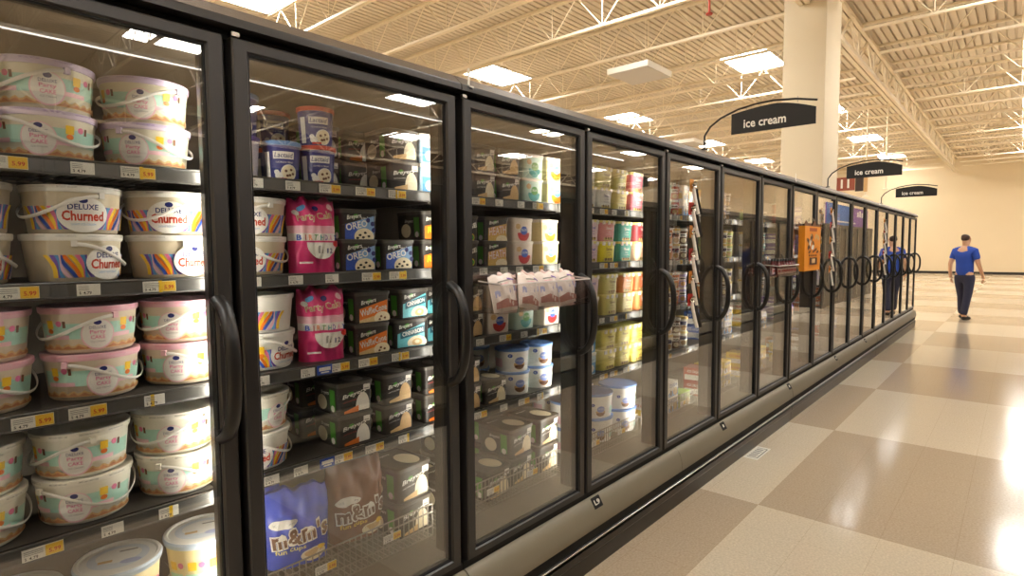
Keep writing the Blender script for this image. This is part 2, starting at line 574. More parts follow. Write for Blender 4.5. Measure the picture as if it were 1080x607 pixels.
def art_toffee_bar(d, a, hl):
    d.band([(-a, hl * 0.04), (a, hl * 0.04)], [(-a, hl * 0.62), (a, hl * 0.84)], mat('art_straw', (214, 176, 96), 0.45, vary=0.15, scale=200))
    d.text('HEATH', 0.0, hl * 0.52, a * 1.85, RED, h=hl * 0.36, rot=0.12, offset=0.05)
    d.text('HEATH', 0.0, hl * 0.52, a * 1.85, W_, h=hl * 0.34, rot=0.12, offset=0.01)
    d.oval(0.026, hl * 0.12, 0.036, hl * 0.2, CRM, lo=-0.4)
    script_word(d, a, hl, 0.86, 0.5)

def art_nut(d, a, hl):
    d.text('REESE', 0.01, hl * 0.60, a * 1.7, W_, h=hl * 0.2, rot=0.3, offset=0.03)
    d.oval(0.0, hl * 0.2, a * 0.8, hl * 0.24, YEL, lo=-0.5)
    d.oval(a * 0.4, hl * 0.2, 0.02, hl * 0.14, GRN)

def art_pale_tub(c1, c2):
    def art(d, a, hl):
        d.oval(a * 0.05, hl * 0.40, a * 0.70, hl * 0.34, c1, hi=0.15, n=14)
        d.oval(a * 0.10, hl * 0.55, a * 0.42, hl * 0.20, c2, n=10)
        d.text('DELUXE', a * 0.1, hl * 0.58, a * 0.7, W_, h=hl * 0.1)
        d.oval(-a * 0.62, hl * 0.74, 0.016, 0.012, TAN)
    return art

def art_blue_pale(d, a, hl):
    d.rect(-a, a, hl * 0.06, hl * 0.62, SKY)
    d.rect(-a, a, hl * 0.62, hl * 0.90, mat('art_ice', (196, 224, 240), 0.4, vary=0))
    d.oval(0.0, hl * 0.30, a * 0.6, hl * 0.2, W_)
    d.text('LIGHT', 0.0, hl * 0.74, a * 1.2, NAVY, h=hl * 0.12, offset=0.01)

def art_farm(c):
    def art(d, a, hl):
        d.rect(-a * 0.95, a * 0.95, 0.004, hl * 0.20, mat('field_tint', (214, 196, 120), 0.5, vary=0))
        for x in (-0.5, 0.05, 0.55):
            d.oval(a * x, hl * 0.17, a * 0.16, hl * 0.055, BRN, n=8)
            d.rect(a * (x - 0.12), a * (x - 0.06), hl * 0.05, hl * 0.15, BRN)
            d.rect(a * (x + 0.06), a * (x + 0.12), hl * 0.05, hl * 0.15, BRN)
        d.text('Tillamook', 0, hl * 0.72, a * 1.4, c, h=hl * 0.16, offset=0.02)
        d.text('ICE CREAM', 0, hl * 0.52, a * 0.9, c, h=hl * 0.07)
        d.text('EXTRA CREAMY', 0, hl * 0.38, a * 1.1, c, h=hl * 0.06)
    return art

def farm_carton(key, rgb, ink=None):
    root = empty('ice_cream_carton')
    body = mat('farm_' + key, rgb, 0.4, vary=0.03, scale=10)
    w, h, dp = 0.142, 0.104, 0.12
    b = MB()
    b.rloft([(0, w / 2 * 0.90, dp / 2 * 0.9, 0.022), (h - 0.012, w / 2, dp / 2, 0.026)], body, 5)
    b.obj('carton_body', root, 40)
    b = MB()
    b.rloft([(h - 0.012, w / 2 + 0.001, dp / 2 + 0.001, 0.027), (h - 0.003, w / 2 + 0.002, dp / 2 + 0.002, 0.028), (h, w / 2 - 0.001, dp / 2 - 0.001, 0.026), (h - 0.002, w / 2 - 0.006, dp / 2 - 0.006, 0.022)], LYEL, 5)
    for x in (-0.045, 0.0, 0.045):
        b.box(x - 0.010, x + 0.010, -dp / 2 - 0.004, -dp / 2 + 0.002, h - 0.020, h - 0.002, W_)
    b.obj('lid', root, 40)
    b = MB()
    d = Decal(b, front_fn(dp / 2 * 0.9 + 0.0005, dp / 2 * 0.1 / (h - 0.012)))
    art_farm(ink or W_)(d, w / 2 - 0.030, h - 0.014)
    b.obj('printed_label', root)
    return keep(key, root)

def white_tub_art(d):
    d.oval(-0.030, 0.074, 0.011, 0.009, BLU)
    d.text('K', -0.030, 0.074, 0.007, W_)
    d.oval(0.016, 0.036, 0.030, 0.026, TAN, hi=0.2, n=12)
    d.oval(0.016, 0.026, 0.026, 0.014, BRN, hi=0.4, n=10)
    d.oval(0.016, 0.050, 0.024, 0.018, mat('art_periwinkle', (120, 140, 204), 0.4, vary=0), n=10)
    d.text('DELUXE', 0.016, 0.052, 0.038, W_, h=0.008)
    d.rect(-0.14, -0.07, 0.02, 0.06, LPNK)
    d.rect(0.08, 0.14, 0.02, 0.06, MINT)

def pouch(key, name, w, h, bands, art, thick=0.05, gloss=0.22, seed=1):
    """a gusseted plastic bag with creases and a pinched top"""
    root = empty(name)
    rnd = random.Random(seed)
    ph = [rnd.uniform(0, 6.28) for _ in range(8)]
    NU, NV = 26, 30
    def half(u):
        return math.sqrt(max(0.0, 1 - (abs(u) ** 3.2)))
    def crease(u, v):
        return 0.0042 * (math.sin(9 * u + 11 * v + ph[0]) + math.sin(17 * u - 8 * v + ph[1]) * 0.6 + math.sin(23 * v + 5 * u + ph[2]) * 0.5) * (0.4 + v)
    def fy(u, v):
        body = min(1.0, 0.72 + 0.9 * v) if v < 0.3 else min(1.0, max(0.0, (1.02 - v) / 0.30) ** 0.7)
        return thick * half(u) * (0.10 + 0.90 * body) + crease(u, v) * half(u) ** 0.5 * (0.3 + body)
    def wid(v):
        return w / 2 * (0.96 + 0.05 * math.sin(v * 3.1 + ph[3]) - 0.05 * max(0, v - 0.85) / 0.15)
    def top(u, v):
        return h * v + (0.006 * math.sin(7 * u + ph[4]) + 0.004 * math.sin(13 * u + ph[5])) * max(0, v - 0.7) / 0.3
    b = MB()
    for sgn in (-1, 1):
        for j in range(NV):
            v0, v1 = j / NV, (j + 1) / NV
            vm = (v0 + v1) / 2
            m = [c for lim, c in bands if vm <= lim][0]
            vs, fs = [], []
            for v in (v0, v1):
                for i in range(NU + 1):
                    u = -1 + 2 * i / NU
                    vs.append((u * wid(v), sgn * fy(u, v), top(u, v)))
            for i in range(NU):
                q = (i, i + 1, NU + 2 + i, NU + 1 + i)
                fs.append(q if sgn < 0 else q[::-1])
            b.add(vs, fs, m)
    me = b.obj('bag_body', root, 60)
    b = MB()
    def fn(u, v, q):
        vv = max(0.0, min(1.0, v / h))
        uu = max(-1, min(1, u / wid(vv)))
        return (u, -fy(uu, vv) - q - 0.0012, top(uu, vv))
    art(Decal(b, fn, 8))
    b.obj('printed_front', root)
    return keep(key, root)

def art_pink_bag(d):
    d.step = 4
    d.text('Party Cake', 0.0, 0.176, 0.120, W_, h=0.030, rot=0.10, offset=0.03)
    d.text('Party Cake', 0.0, 0.176, 0.118, TAN, h=0.027, rot=0.10, offset=0.008)
    d.text('ice cream cups', 0.0, 0.146, 0.090, LPNK, h=0.012)
    for x, y, c in ((-0.045, .205, SKY), (0.050, .205, LPNK), (-0.06, .19, W_), (0.0, .205, NAVY)):
        d.oval(x, y, 0.011, 0.009, c)
    for i, (ch, c) in enumerate(zip('BIRTHDAY', (BLU, RED, ORG, GRN, TEAL, PUR, PNK, BLU))):
        d.text(ch, -0.056 + i * 0.0160, 0.112, 0.0105 if ch != 'I' else 0.003, c, h=0.017, offset=0.02)
    d.oval(0.010, 0.096, 0.050, 0.052, W_, hi=0.0, n=14)
    d.rect(-0.004, 0.012, 0.062, 0.086, GRY)
    d.text('12', 0.034, 0.070, 0.022, NAVY, h=0.016, offset=0.02)
    d.rect(-0.06, -0.02, 0.030, 0.036, W_)
    d.oval(0.058, 0.092, 0.012, 0.010, RED)

def art_candy_bag(c2):
    def art(d):
        d.step = 5
        d.oval(-0.048, 0.152, 0.042, 0.016, W_, rot=0.08)
        d.text('ICE CREAM', -0.048, 0.152, 0.060, GRY, h=0.007, rot=0.08)
        d.text("m&m's", 0.002, 0.112, 0.180, W_, h=0.070, rot=0.10, offset=0.085, space=1.14)
        d.text("m&m's", 0.002, 0.112, 0.172, BRN, h=0.058, rot=0.10, offset=0.035, space=1.14)
        d.text('fun cups', -0.030, 0.066, 0.092, c2, h=0.022, rot=0.06, offset=0.015)
        d.oval(0.040, 0.036, 0.040, 0.022, CRM, n=12)
        d.oval(0.040, 0.042, 0.030, 0.012, TAN, n=10)
        d.oval(0.064, 0.056, 0.012, 0.009, YEL)
    return art

def small_kinds():
    # pints and novelty boxes for the bays further on: one mesh each, they show only a few pixels
    pints = dict(teal=(80, 172, 160), orange=(224, 134, 70), white=(238, 232, 216), yellow=(240, 206, 80), lilac=(190, 180, 226), brown=(120, 84, 60), red=(196, 60, 50), lime=(190, 206, 120), navy=(50, 60, 120), black=(46, 40, 38))
    for n, c in pints.items():
        b = MB()
        m = mat('pint_' + n, c, 0.4, vary=0.04, scale=20)
        l = W_ if n not in ('white', 'lime') else mat('pint_gold_lid', (226, 196, 110), 0.4, vary=0)
        b.lathe([(0.036, 0), (0.0425, 0.086)], m, 20)
        b.lathe([(0.0445, 0.086), (0.0455, 0.090), (0.0445, 0.1), (0.041, 0.1), (0.039, 0.098), (0, 0.098)], l, 20, cap1=False)
        d = Decal(b, cone_fn(0.036, 0.0425, 0.086), 5)
        d.rect(-0.026, 0.026, 0.046, 0.070, W_ if n != 'white' else NAVY)
        d.rect(-0.020, 0.020, 0.055, 0.062, K_)
        d.oval(0.004, 0.024, 0.022, 0.016, TAN if n != 'brown' else CRM)
        o = b.obj('ice_cream_pint', None, 50)
        keep('pint_' + n, o)
    boxes = dict(blue=(80, 112, 190), yellow=(238, 204, 70), purple=(120, 92, 160), white=(234, 228, 214), red=(186, 64, 52), brown=(112, 80, 60), aqua=(120, 190, 196), lime=(170, 200, 90), orange=(222, 126, 58))
    for n, c in boxes.items():
        b = MB()
        m = mat('novelty_' + n, c, 0.38, vary=0.04, scale=20)
        w, h, dp = 0.15, 0.1, 0.16
        b.rloft([(0, w / 2, dp / 2, 0.003), (h, w / 2, dp / 2, 0.003)], m, 2)
        d = Decal(b, front_fn(dp / 2))
        d.band([(-0.072, 0.006), (0.072, 0.006)], [(-0.072, 0.03), (0.072, 0.055)], W_ if n != 'white' else SKY)
        d.text('ICE CREAM', 0, 0.078, 0.11, W_ if n not in ('white', 'yellow') else BLU, h=0.02, offset=0.02)
        d.oval(0.030, 0.034, 0.034, 0.026, TAN)
        d.oval(-0.036, 0.03, 0.014, 0.02, BRN)
        s = Decal(b, side_fn(w / 2))
        s.rect(-0.07, 0.07, 0.012, 0.05, W_ if n != 'white' else YEL)
        s.text('ICE CREAM', 0, 0.074, 0.10, W_ if n not in ('white', 'yellow') else RED, h=0.018, offset=0.02)
        o = b.obj('novelty_box', None, 40)
        keep('box_' + n, o)

for st in ('churned', 'white', 'party', 'pink', 'mint'):
    pail('pail_' + st, st)
big_lid_tub('lid_tub')
NAVYB = mat('navy_paper_tub', (44, 48, 124), 0.35, vary=0.04, scale=20)
for n, c in (('blue', (96, 140, 190)), ('red', (206, 74, 56)), ('purple', (92, 72, 150))):
    round_tub('navy_' + n, 'ice_cream_tub', 0.120, 0.048, 0.058, NAVYB, mat(n + '_lid', c, 0.4, vary=0.03), navy_art)
round_tub('navy_white', 'ice_cream_tub', 0.120, 0.048, 0.058, mat('white_violet_tub', (216, 210, 224), 0.35, vary=0.04), MATS['purple_lid'], navy_art)
carton('c_cookie', art_cookie)
carton('c_waffle', art_waffle)
carton('c_swirl', art_swirl)
carton('c_peanut', art_peanut)
carton('c_vanilla', art_scoop(CRM))
carton('c_white', art_scoop(W_))
carton('c_tan', art_scoop(TAN))
carton('c_toffee', art_toffee_bar)
carton('c_nut', art_nut)
carton('c_pale', art_pale_tub(RED, BLU), mat('pale_carton', (232, 214, 196), 0.4, vary=0.03), mat('pale_rim', (240, 228, 212), 0.4, vary=0), side=False)
carton('c_gold', art_pale_tub(ORG, SKY), mat('straw_carton', (232, 214, 160), 0.4, vary=0.03), mat('pale_rim', (240, 228, 212)), side=False)
carton('c_mint', art_pale_tub(TEAL, GRN), mat('mint_carton', (200, 226, 208), 0.4, vary=0.03), mat('pale_rim', (240, 228, 212)), side=False)
carton('c_ice', art_blue_pale, mat('ice_blue_carton', (190, 216, 232), 0.4, vary=0.03), W_, w=0.09, side=False)
for n, rgb, ink in (('pale', (222, 220, 206), NAVY), ('yellow', (226, 206, 110), BRN), ('pink', (214, 110, 124), W_), ('rose', (226, 150, 146), W_), ('teal', (70, 168, 150), W_), ('crimson', (190, 70, 76), W_), ('bright', (240, 222, 50), BRN), ('peach', (236, 190, 160), BRN), ('olive', (216, 204, 120), BRN), ('orange', (222, 138, 82), W_), ('rust', (206, 110, 66), W_), ('sand', (226, 206, 140), BRN), ('butter', (234, 218, 108), BRN), ('blush', (236, 206, 210), BLU)):
    farm_carton('f_' + n, rgb, ink)
WT = mat('white_plastic_tub', (240, 238, 230), 0.4, vary=0.02)
BL = mat('cornflower_lid', (110, 150, 214), 0.4, vary=0)
round_tub('w_tub', 'ice_cream_tub', 0.104, 0.072, 0.080, WT, BL, white_tub_art, 0.012)
round_tub('w_bucket', 'ice_cream_tub', 0.135, 0.100, 0.112, WT, BL, white_tub_art, 0.014)
pouch('bag_pink', 'ice_cream_bag', 0.160, 0.235, [(0.42, HOT), (0.54, W_), (0.64, LPNK), (1.0, HOT)], art_pink_bag, 0.055, seed=3)
pouch('bag_blue', 'candy_bag', 0.205, 0.245, [(1.0, mat('bag_blue_film', (62, 86, 196), 0.2, vary=0.15, scale=14))], art_candy_bag(LYEL), 0.06, seed=5)
pouch('bag_brown', 'candy_bag', 0.205, 0.285, [(1.0, mat('bag_brown_film', (124, 74, 50), 0.25, vary=0.15, scale=14))], art_candy_bag(YEL), 0.06, seed=9)
small_kinds()
bpy.context.view_layer.update()
for o in list(SC.objects):
    KIDS[o.name] = list(o.children)

USED = set()
COUNT = {}
def place(key, x, y, z, label, cat, group, rz=0.0, s=1.0):
    p = PROTO[key]
    if key in USED:
        o = copy_tree(p)
    else:
        o = p
        USED.add(key)
    o.location = (x, y, z)
    o.rotation_euler = (0, 0, rz)
    o.scale = (s, s, s)
    tag(o, label, cat, group)
    LAST[0] = o
    return o
# ---------------------------------------------------------------- camera
cam = bpy.data.objects.new('Camera', bpy.data.cameras.new('Camera'))
COL.objects.link(cam)
yaw, pit, roll = math.radians(41.46), math.radians(-3.80), math.radians(-0.39)
fw = Vector((math.cos(yaw) * math.cos(pit), math.sin(yaw) * math.cos(pit), math.sin(pit)))
rt = Vector((math.sin(yaw), -math.cos(yaw), 0))
up = rt.cross(fw)
r2 = rt * math.cos(roll) + up * math.sin(roll)
u2 = up * math.cos(roll) - rt * math.sin(roll)
mw = Matrix((r2, u2, -fw)).transposed().to_4x4()
mw.translation = Vector((-0.629, -1.483, 1.5))
cam.matrix_world = mw
cam.data.sensor_width = 36
cam.data.lens = 36 * 608 / 1080
cam.data.clip_start = 0.02
cam.data.clip_end = 200
SC.camera = cam

# ---------------------------------------------------------------- building
X0, X1, Y0, Y1, ZC = -14.0, 40.0, -21.0, 16.5, 6.5

def floor_mat():
    m = bpy.data.materials.new('vinyl_tile_checker')
    m.use_nodes = True
    nt = m.node_tree
    N, L = nt.nodes.new, nt.links.new
    p = nt.nodes['Principled BSDF']
    tc = N('ShaderNodeTexCoord')
    mp = N('ShaderNodeMapping')
    T = 1.829
    mp.inputs['Location'].default_value = (-2.785 / T + 40, 0.382 / T + 40, 0.5)
    mp.inputs['Scale'].default_value = (1 / T, 1 / T, 0)
    L(tc.outputs['Object'], mp.inputs['Vector'])
    ck = N('ShaderNodeTexChecker'); ck.inputs['Scale'].default_value = 1.0
    L(mp.outputs[0], ck.inputs['Vector'])
    ck.inputs['Color1'].default_value = lin(196, 178, 154)
    ck.inputs['Color2'].default_value = lin(226, 213, 190)
    nz = N('ShaderNodeTexNoise'); nz.inputs['Scale'].default_value = 90; nz.inputs['Detail'].default_value = 4
    L(tc.outputs['Object'], nz.inputs['Vector'])
    rp = N('ShaderNodeValToRGB')
    rp.color_ramp.elements[0].position = 0.3; rp.color_ramp.elements[0].color = (0.84, 0.81, 0.77, 1)
    rp.color_ramp.elements[1].position = 0.7; rp.color_ramp.elements[1].color = (1.06, 1.05, 1.04, 1)
    L(nz.outputs['Fac'], rp.inputs[0])
    mu = N('ShaderNodeMix'); mu.data_type = 'RGBA'; mu.blend_type = 'MULTIPLY'; mu.inputs[0].default_value = 1
    L(ck.outputs[0], mu.inputs[6]); L(rp.outputs[0], mu.inputs[7])
    # fine joints between the one-foot tiles
    br = N('ShaderNodeTexBrick')
    br.offset = 0.0
    br.inputs['Scale'].default_value = 1.0
    br.inputs['Brick Width'].default_value = T / 6
    br.inputs['Row Height'].default_value = T / 6
    br.inputs['Mortar Size'].default_value = 0.0010
    br.inputs['Color1'].default_value = (1, 1, 1, 1); br.inputs['Color2'].default_value = (1, 1, 1, 1)
    br.inputs['Mortar'].default_value = (0.80, 0.76, 0.70, 1)
    mp2 = N('ShaderNodeMapping')
    mp2.inputs['Location'].default_value = (-2.785, 0.382, 0)
    L(tc.outputs['Object'], mp2.inputs['Vector'])
    L(mp2.outputs[0], br.inputs['Vector'])
    m2 = N('ShaderNodeMix'); m2.data_type = 'RGBA'; m2.blend_type = 'MULTIPLY'; m2.inputs[0].default_value = 1
    L(mu.outputs[2], m2.inputs[6]); L(br.outputs['Color'], m2.inputs[7])
    L(m2.outputs[2], p.inputs['Base Color'])
    n2 = N('ShaderNodeTexNoise'); n2.inputs['Scale'].default_value = 3.0; n2.inputs['Detail'].default_value = 3
    L(tc.outputs['Object'], n2.inputs['Vector'])
    r2_ = N('ShaderNodeMapRange'); r2_.inputs[3].default_value = 0.10; r2_.inputs[4].default_value = 0.17
    L(n2.outputs['Fac'], r2_.inputs[0])
    L(r2_.outputs[0], p.inputs['Roughness'])
    bp = N('ShaderNodeBump'); bp.inputs['Strength'].default_value = 0.06; bp.inputs['Distance'].default_value = 0.01
    n3 = N('ShaderNodeTexNoise'); n3.inputs['Scale'].default_value = 9.0
    L(tc.outputs['Object'], n3.inputs['Vector'])
    L(n3.outputs['Fac'], bp.inputs['Height']); L(bp.outputs[0], p.inputs['Normal'])
    return m

b = MB(); b.box(X0, X1, Y0, Y1, -0.1, 0, floor_mat()); structure(b.obj('floor'))
DECK = mat('cream_roof_deck', (222, 208, 186), 0.55, vary=0.04, scale=0.6)
STEEL = mat('cream_painted_steel', (240, 226, 200), 0.45, vary=0.04, scale=2)
BROWNW = mat('brown_wall_paint', (104, 80, 58), 0.6, vary=0.03, scale=0.8)
WALL = mat('cream_wall_paint', (232, 214, 180), 0.6, vary=0.03, scale=0.8)
b = MB()
y = Y0
ring = []
while y < Y1:
    ring += [(y, ZC), (y + 0.105, ZC), (y + 0.115, ZC + 0.05), (y + 0.145, ZC + 0.05)]
    y += 0.155
lo = [(X0, yy, zz) for yy, zz in ring]
hi = [(X1, yy, zz) for yy, zz in ring]
n = len(ring)
b.add(lo + hi, [(i, i + 1, n + i + 1, n + i) for i in range(n - 1)], DECK)
b.box(X0, X1, Y0, Y1, ZC + 0.09, ZC + 0.2, DECK)
structure(b.obj('ceiling'))
for nm, bx in (('wall_back', (X1, X1 + 0.2, Y0, Y1)), ('wall_front', (X0 - 0.2, X0, Y0, Y1)), ('wall_left', (X0, X1, Y1, Y1 + 0.2)), ('wall_right', (X0, X1, Y0 - 0.2, Y0))):
    b = MB(); b.box(bx[0], bx[1], bx[2], bx[3], 0, ZC + 0.2, BROWNW if nm == 'wall_right' else WALL); structure(b.obj(nm))
b = MB(); b.box(X1 - 0.02, X1, Y0, Y1, 0, 0.12, BUMP); structure(b.obj('baseboard_back'))

# boxed column behind the freezers
b = MB()
COLM = mat('column_paint', (226, 212, 184), 0.55, vary=0.02, scale=1.2)
b.rloft([(0, 0.51, 0.34, 0.012), (ZC - 0.02, 0.51, 0.34, 0.012)], COLM, 3)
structure(b.obj('column', None, 40, (10.77, 1.44, 0)))

# open-web roof joists, each its own
def web(b, p0, dirv, length, pitch, zb, zt, m, r=0.013):
    k = int(length / pitch)
    for i in range(k):
        a = Vector(p0) + Vector(dirv) * (i * pitch)
        c = Vector(p0) + Vector(dirv) * ((i + 0.5) * pitch)
        e = Vector(p0) + Vector(dirv) * ((i + 1) * pitch)
        b.bar((a.x, a.y, zt), (c.x, c.y, zb), r, m)
        b.bar((c.x, c.y, zb), (e.x, e.y, zt), r, m)
        b.bar((c.x, c.y, zb), (c.x, c.y, zt), r * 0.8, m)
GY = 1.45
for j in range(-10, 26):
    x = 7.25 + 1.83 * j / 1.0 - 0.0
    if x < X0 + 0.3 or x > X1 - 0.5:
        continue
    for y0_, y1_ in ((-20.6, GY), (GY, Y1 - 0.3)):
        b = MB()
        ZB = 5.78
        b.box(x - 0.05, x - 0.008, y0_, y1_, ZC - 0.055, ZC - 0.004, STEEL)
        b.box(x + 0.008, x + 0.05, y0_, y1_, ZC - 0.055, ZC - 0.004, STEEL)
        b.box(x - 0.045, x - 0.008, y0_ + 0.4, y1_ - 0.4, ZB - 0.02, ZB + 0.025, STEEL)
        b.box(x + 0.008, x + 0.045, y0_ + 0.4, y1_ - 0.4, ZB - 0.02, ZB + 0.025, STEEL)
        off = (3.53 - y0_) % 1.21
        web(b, (x, y0_ + off + 0.6, 0), (0, 1, 0), y1_ - y0_ - off - 0.7, 1.21, ZB, ZC - 0.03, STEEL)
        structure(b.obj('roof_joist'))
# two girders along the aisle
for gy in (GY, -20.7):
    b = MB()
    for zz in (5.62, ZC - 0.17):
        b.box(X0, X1, gy - 0.09, gy - 0.015, zz, zz + 0.09, STEEL)
        b.box(X0, X1, gy + 0.015, gy + 0.09, zz, zz + 0.09, STEEL)
    web(b, (X0 + 0.2, gy, 0), (1, 0, 0), X1 - X0 - 0.4, 1.83, 5.66, ZC - 0.12, STEEL, 0.032)
    structure(b.obj('roof_girder'))

# lit skylight panels between the joists
SKYL = emit_mat('skylight_diffuser', (1.0, 0.972, 0.918), 30.0)
SKYF = mat('skylight_frame', (240, 230, 210), 0.5, vary=0)
def jx(i):
    return 7.25 + 1.83 * i
lights = []
for i in range(-10, 16, 4):
    for yc in (10.0, -1.9, -13.7):
        lights.append((jx(i + 0) + 0.0, yc))
    for yc in (4.1, -7.8, -18.9):
        lights.append((jx(i + 2), yc))
proto_sky = None
for i, (x, yc) in enumerate(lights):
    x0, x1 = x + 0.06, x + 1.77
    if x0 < X0 + 0.5 or x1 > X1 - 0.5:
        continue
    e = empty('skylight', (x, yc, ZC - 0.004))
    b = MB()
    for a in (x0 - 0.02, x1 - 0.02):
        b.box(a - x, a + 0.04 - x, -0.62, 0.62, -0.03, 0.0, SKYF)
    for c in (-0.62, 0.58):
        b.box(x0 - x, x1 - x, c, c + 0.04, -0.03, 0.0, SKYF)
    b.obj('skylight_frame', e)
    b = MB(); b.box(x0 + 0.02 - x, x1 - 0.02 - x, -0.58, 0.58, -0.018, -0.002, SKYL)
    b.obj('diffuser', e)
    w = 'over the goods behind the freezer row' if yc > 2 else ('over the freezer aisle' if yc > -5 else 'over the next aisles')
    tag(e, 'glowing white skylight panel between roof joists ' + w, 'skylight', 'lit skylights ' + w)

# flat hanging baffle boxes
b = MB()
BAFS = mat('baffle_white', (244, 240, 230), 0.4, vary=0)
BAFB = mat('baffle_grey_lens', (196, 190, 184), 0.4, vary=0.02)
for i, (x, yy, z, lab) in enumerate(((11.2, 5.1, 5.36, 'flat white box with grey underside hung below the roof joists, nearer one'),
                                    (20.5, 8.2, 5.42, 'flat white box with grey underside hung below the roof joists, farther one'),
                                    (8.0, -5.4, 5.42, 'flat white box hung from the roof over the opposite aisle'),)):
    e = empty('hanging_light_box', (x, yy, z))
    b = MB(); b.box(-0.56, 0.56, -0.5, 0.5, 0.012, 0.13, BAFS); b.obj('housing', e)
    b = MB(); b.box(-0.535, 0.535, -0.475, 0.475, 0.0, 0.012, BAFB); b.obj('lens', e)
    for sx in (-0.4, 0.4):
        for sy in (-0.35, 0.35):
            b = MB()
            b.bar((sx, sy, 0.13), (sx, sy, ZC - z), 0.006, STEEL)
            b.obj('hanger_rod', e)
    tag(e, lab, 'light box', None)

# a run of strip light over the next aisle, mirrored high in the door glass
e = empty('strip_light', (6.0, -8.0, 4.28))
b = MB(); b.box(-8.5, 9.5, -0.025, 0.025, 0.0, 0.05, SKYF); b.obj('channel', e)
b = MB(); b.box(-8.48, 9.48, -0.012, 0.012, -0.014, 0.0, emit_mat('tube_light', (1.0, 0.95, 0.86), 7.0)); b.obj('tube', e)
for x in (-8, -4, 0, 4, 8):
    b = MB(); b.bar((x, 0, 0.06), (x, 0, ZC - 4.28), 0.006, STEEL); b.obj('hanger_rod', e)
tag(e, 'long thin strip light over the aisle beyond, mirrored as a bright line in the doors', 'strip light')

# ---------------------------------------------------------------- freezer cases
def door_frame_mesh(w):
    b = MB()
    h = DZ1 - DZ0
    st, rl = 0.041, 0.031
    y0, y1 = 0.0, 0.042
    m = FRAME
    # mitred frame lofted as four beams with a small front chamfer
    def beam(o0, o1, i0, i1):
        prof = lambda o, i: [(o[0], y1, o[1]), (o[0], y0 + 0.004, o[1]), (o[0] + (i[0] - o[0]) * 0.1, y0, o[1] + (i[1] - o[1]) * 0.1), (o[0] + (i[0] - o[0]) * 0.88, y0, o[1] + (i[1] - o[1]) * 0.88), (i[0], y0 + 0.006, i[1]), (i[0], y1, i[1])]
        b.loft([prof(o0, i0), prof(o1, i1)], m)
    O = [(0, 0), (w, 0), (w, h), (0, h)]
    I = [(st, rl), (w - st, rl), (w - st, h - rl), (st, h - rl)]
    for a in range(4):
        c = (a + 1) % 4
        beam(O[a], O[c], I[a], I[c])
    # dark gasket lip round the pane
    for x0, x1, z0, z1 in ((st - 0.006, st + 0.004, rl, h - rl), (w - st - 0.004, w - st + 0.006, rl, h - rl), (st, w - st, rl - 0.006, rl + 0.004), (st, w - st, h - rl - 0.004, h - rl + 0.006)):
        b.box(x0, x1, 0.008, 0.034, z0, z1, GAP)
    return b.mesh('door_frame', 30)

def handle_mesh():
    b = MB()
    n = 22
    rings = []
    zc, hz = (1.382 + 1.032) / 2, 0.175
    for i in range(n + 1):
        t = -1 + 2 * i / n
        d = 0.078 * (1 - abs(t) ** 2.6) ** 0.62 if abs(t) < 1 else 0.0
        rings.append((t, d))
    pts = [Vector((0, 0.004 - d, zc + hz * t)) for t, d in rings]
    out = []
    for i, p in enumerate(pts):
        d = (pts[min(i + 1, n)] - pts[max(i - 1, 0)]).normalized()
        nrm = Vector((0, -d.z, d.y))
        wd = 0.0185
        th = 0.0145
        out.append([p + Vector((wd * math.cos(2 * PI * j / 12), 0, 0)) + nrm * (th * math.sin(2 * PI * j / 12)) for j in range(12)])
    b.loft(out, HANDLE)
    for s in (1, -1):
        b.rloft([(0, 0.0165, 0.010, 0.006), (0.026, 0.0165, 0.010, 0.006)], HANDLE, 3)
        k = len(b.v) - 2 * 16
        for q in range(k, len(b.v)):
            x, y, z = b.v[q]
            b.v[q] = (x, y * 0.5 - 0.002, z + zc + s * (hz - 0.012) - 0.013)
    return b.mesh('handle', 50)

def tag_mesh(kind):
    b = MB()
    w, h = (0.075, 0.027) if kind == 'wide' else (0.046, 0.027)
    b.box(-w / 2, w / 2, -0.0012, 0.0, -h / 2, h / 2, PAPER)
    d = Decal(b, front_fn(0.0012))
    if kind == 'wide':
        d.rect(0.004, w / 2 - 0.001, -h / 2 + 0.001, h / 2 - 0.001, CARDY)
        d.text('5.99', 0.021, -0.002, 0.022, RED, h=0.010, offset=0.02)
    for i in range(3):
        d.rect(-w / 2 + 0.003, 0.0, h / 2 - 0.006 - i * 0.004, h / 2 - 0.0045 - i * 0.004, GRY)
    d.text('$', -w / 2 + 0.006, -0.007, 0.004, K_)
    d.text('4.79', -w / 2 + 0.020, -0.007, 0.016, K_, h=0.007, offset=0.015)
    return b.mesh('price_tag')
TAGW, TAGN = tag_mesh('wide'), tag_mesh('narrow')
b = MB(); b.box(-0.026, 0.026, -0.0012, 0, -0.015, 0.015, BLU); d = Decal(b, front_fn(0.0012)); d.rect(-0.02, 0.02, -0.003, 0.008, W_); d.rect(-0.014, 0.014, -0.010, -0.006, W_); TAGB = b.mesh('promotion_tag')
STRIP = MB(); STRIP.box(-0.004, 0.004, -0.0015, 0, -0.015, 0.015, YEL); STRIPM = STRIP.mesh('divider_tab')

def link(me, name, parent, loc=(0, 0, 0)):
    o = bpy.data.objects.new(name, me)
    COL.objects.link(o)
    o.parent = parent
    o.location = loc
    return o

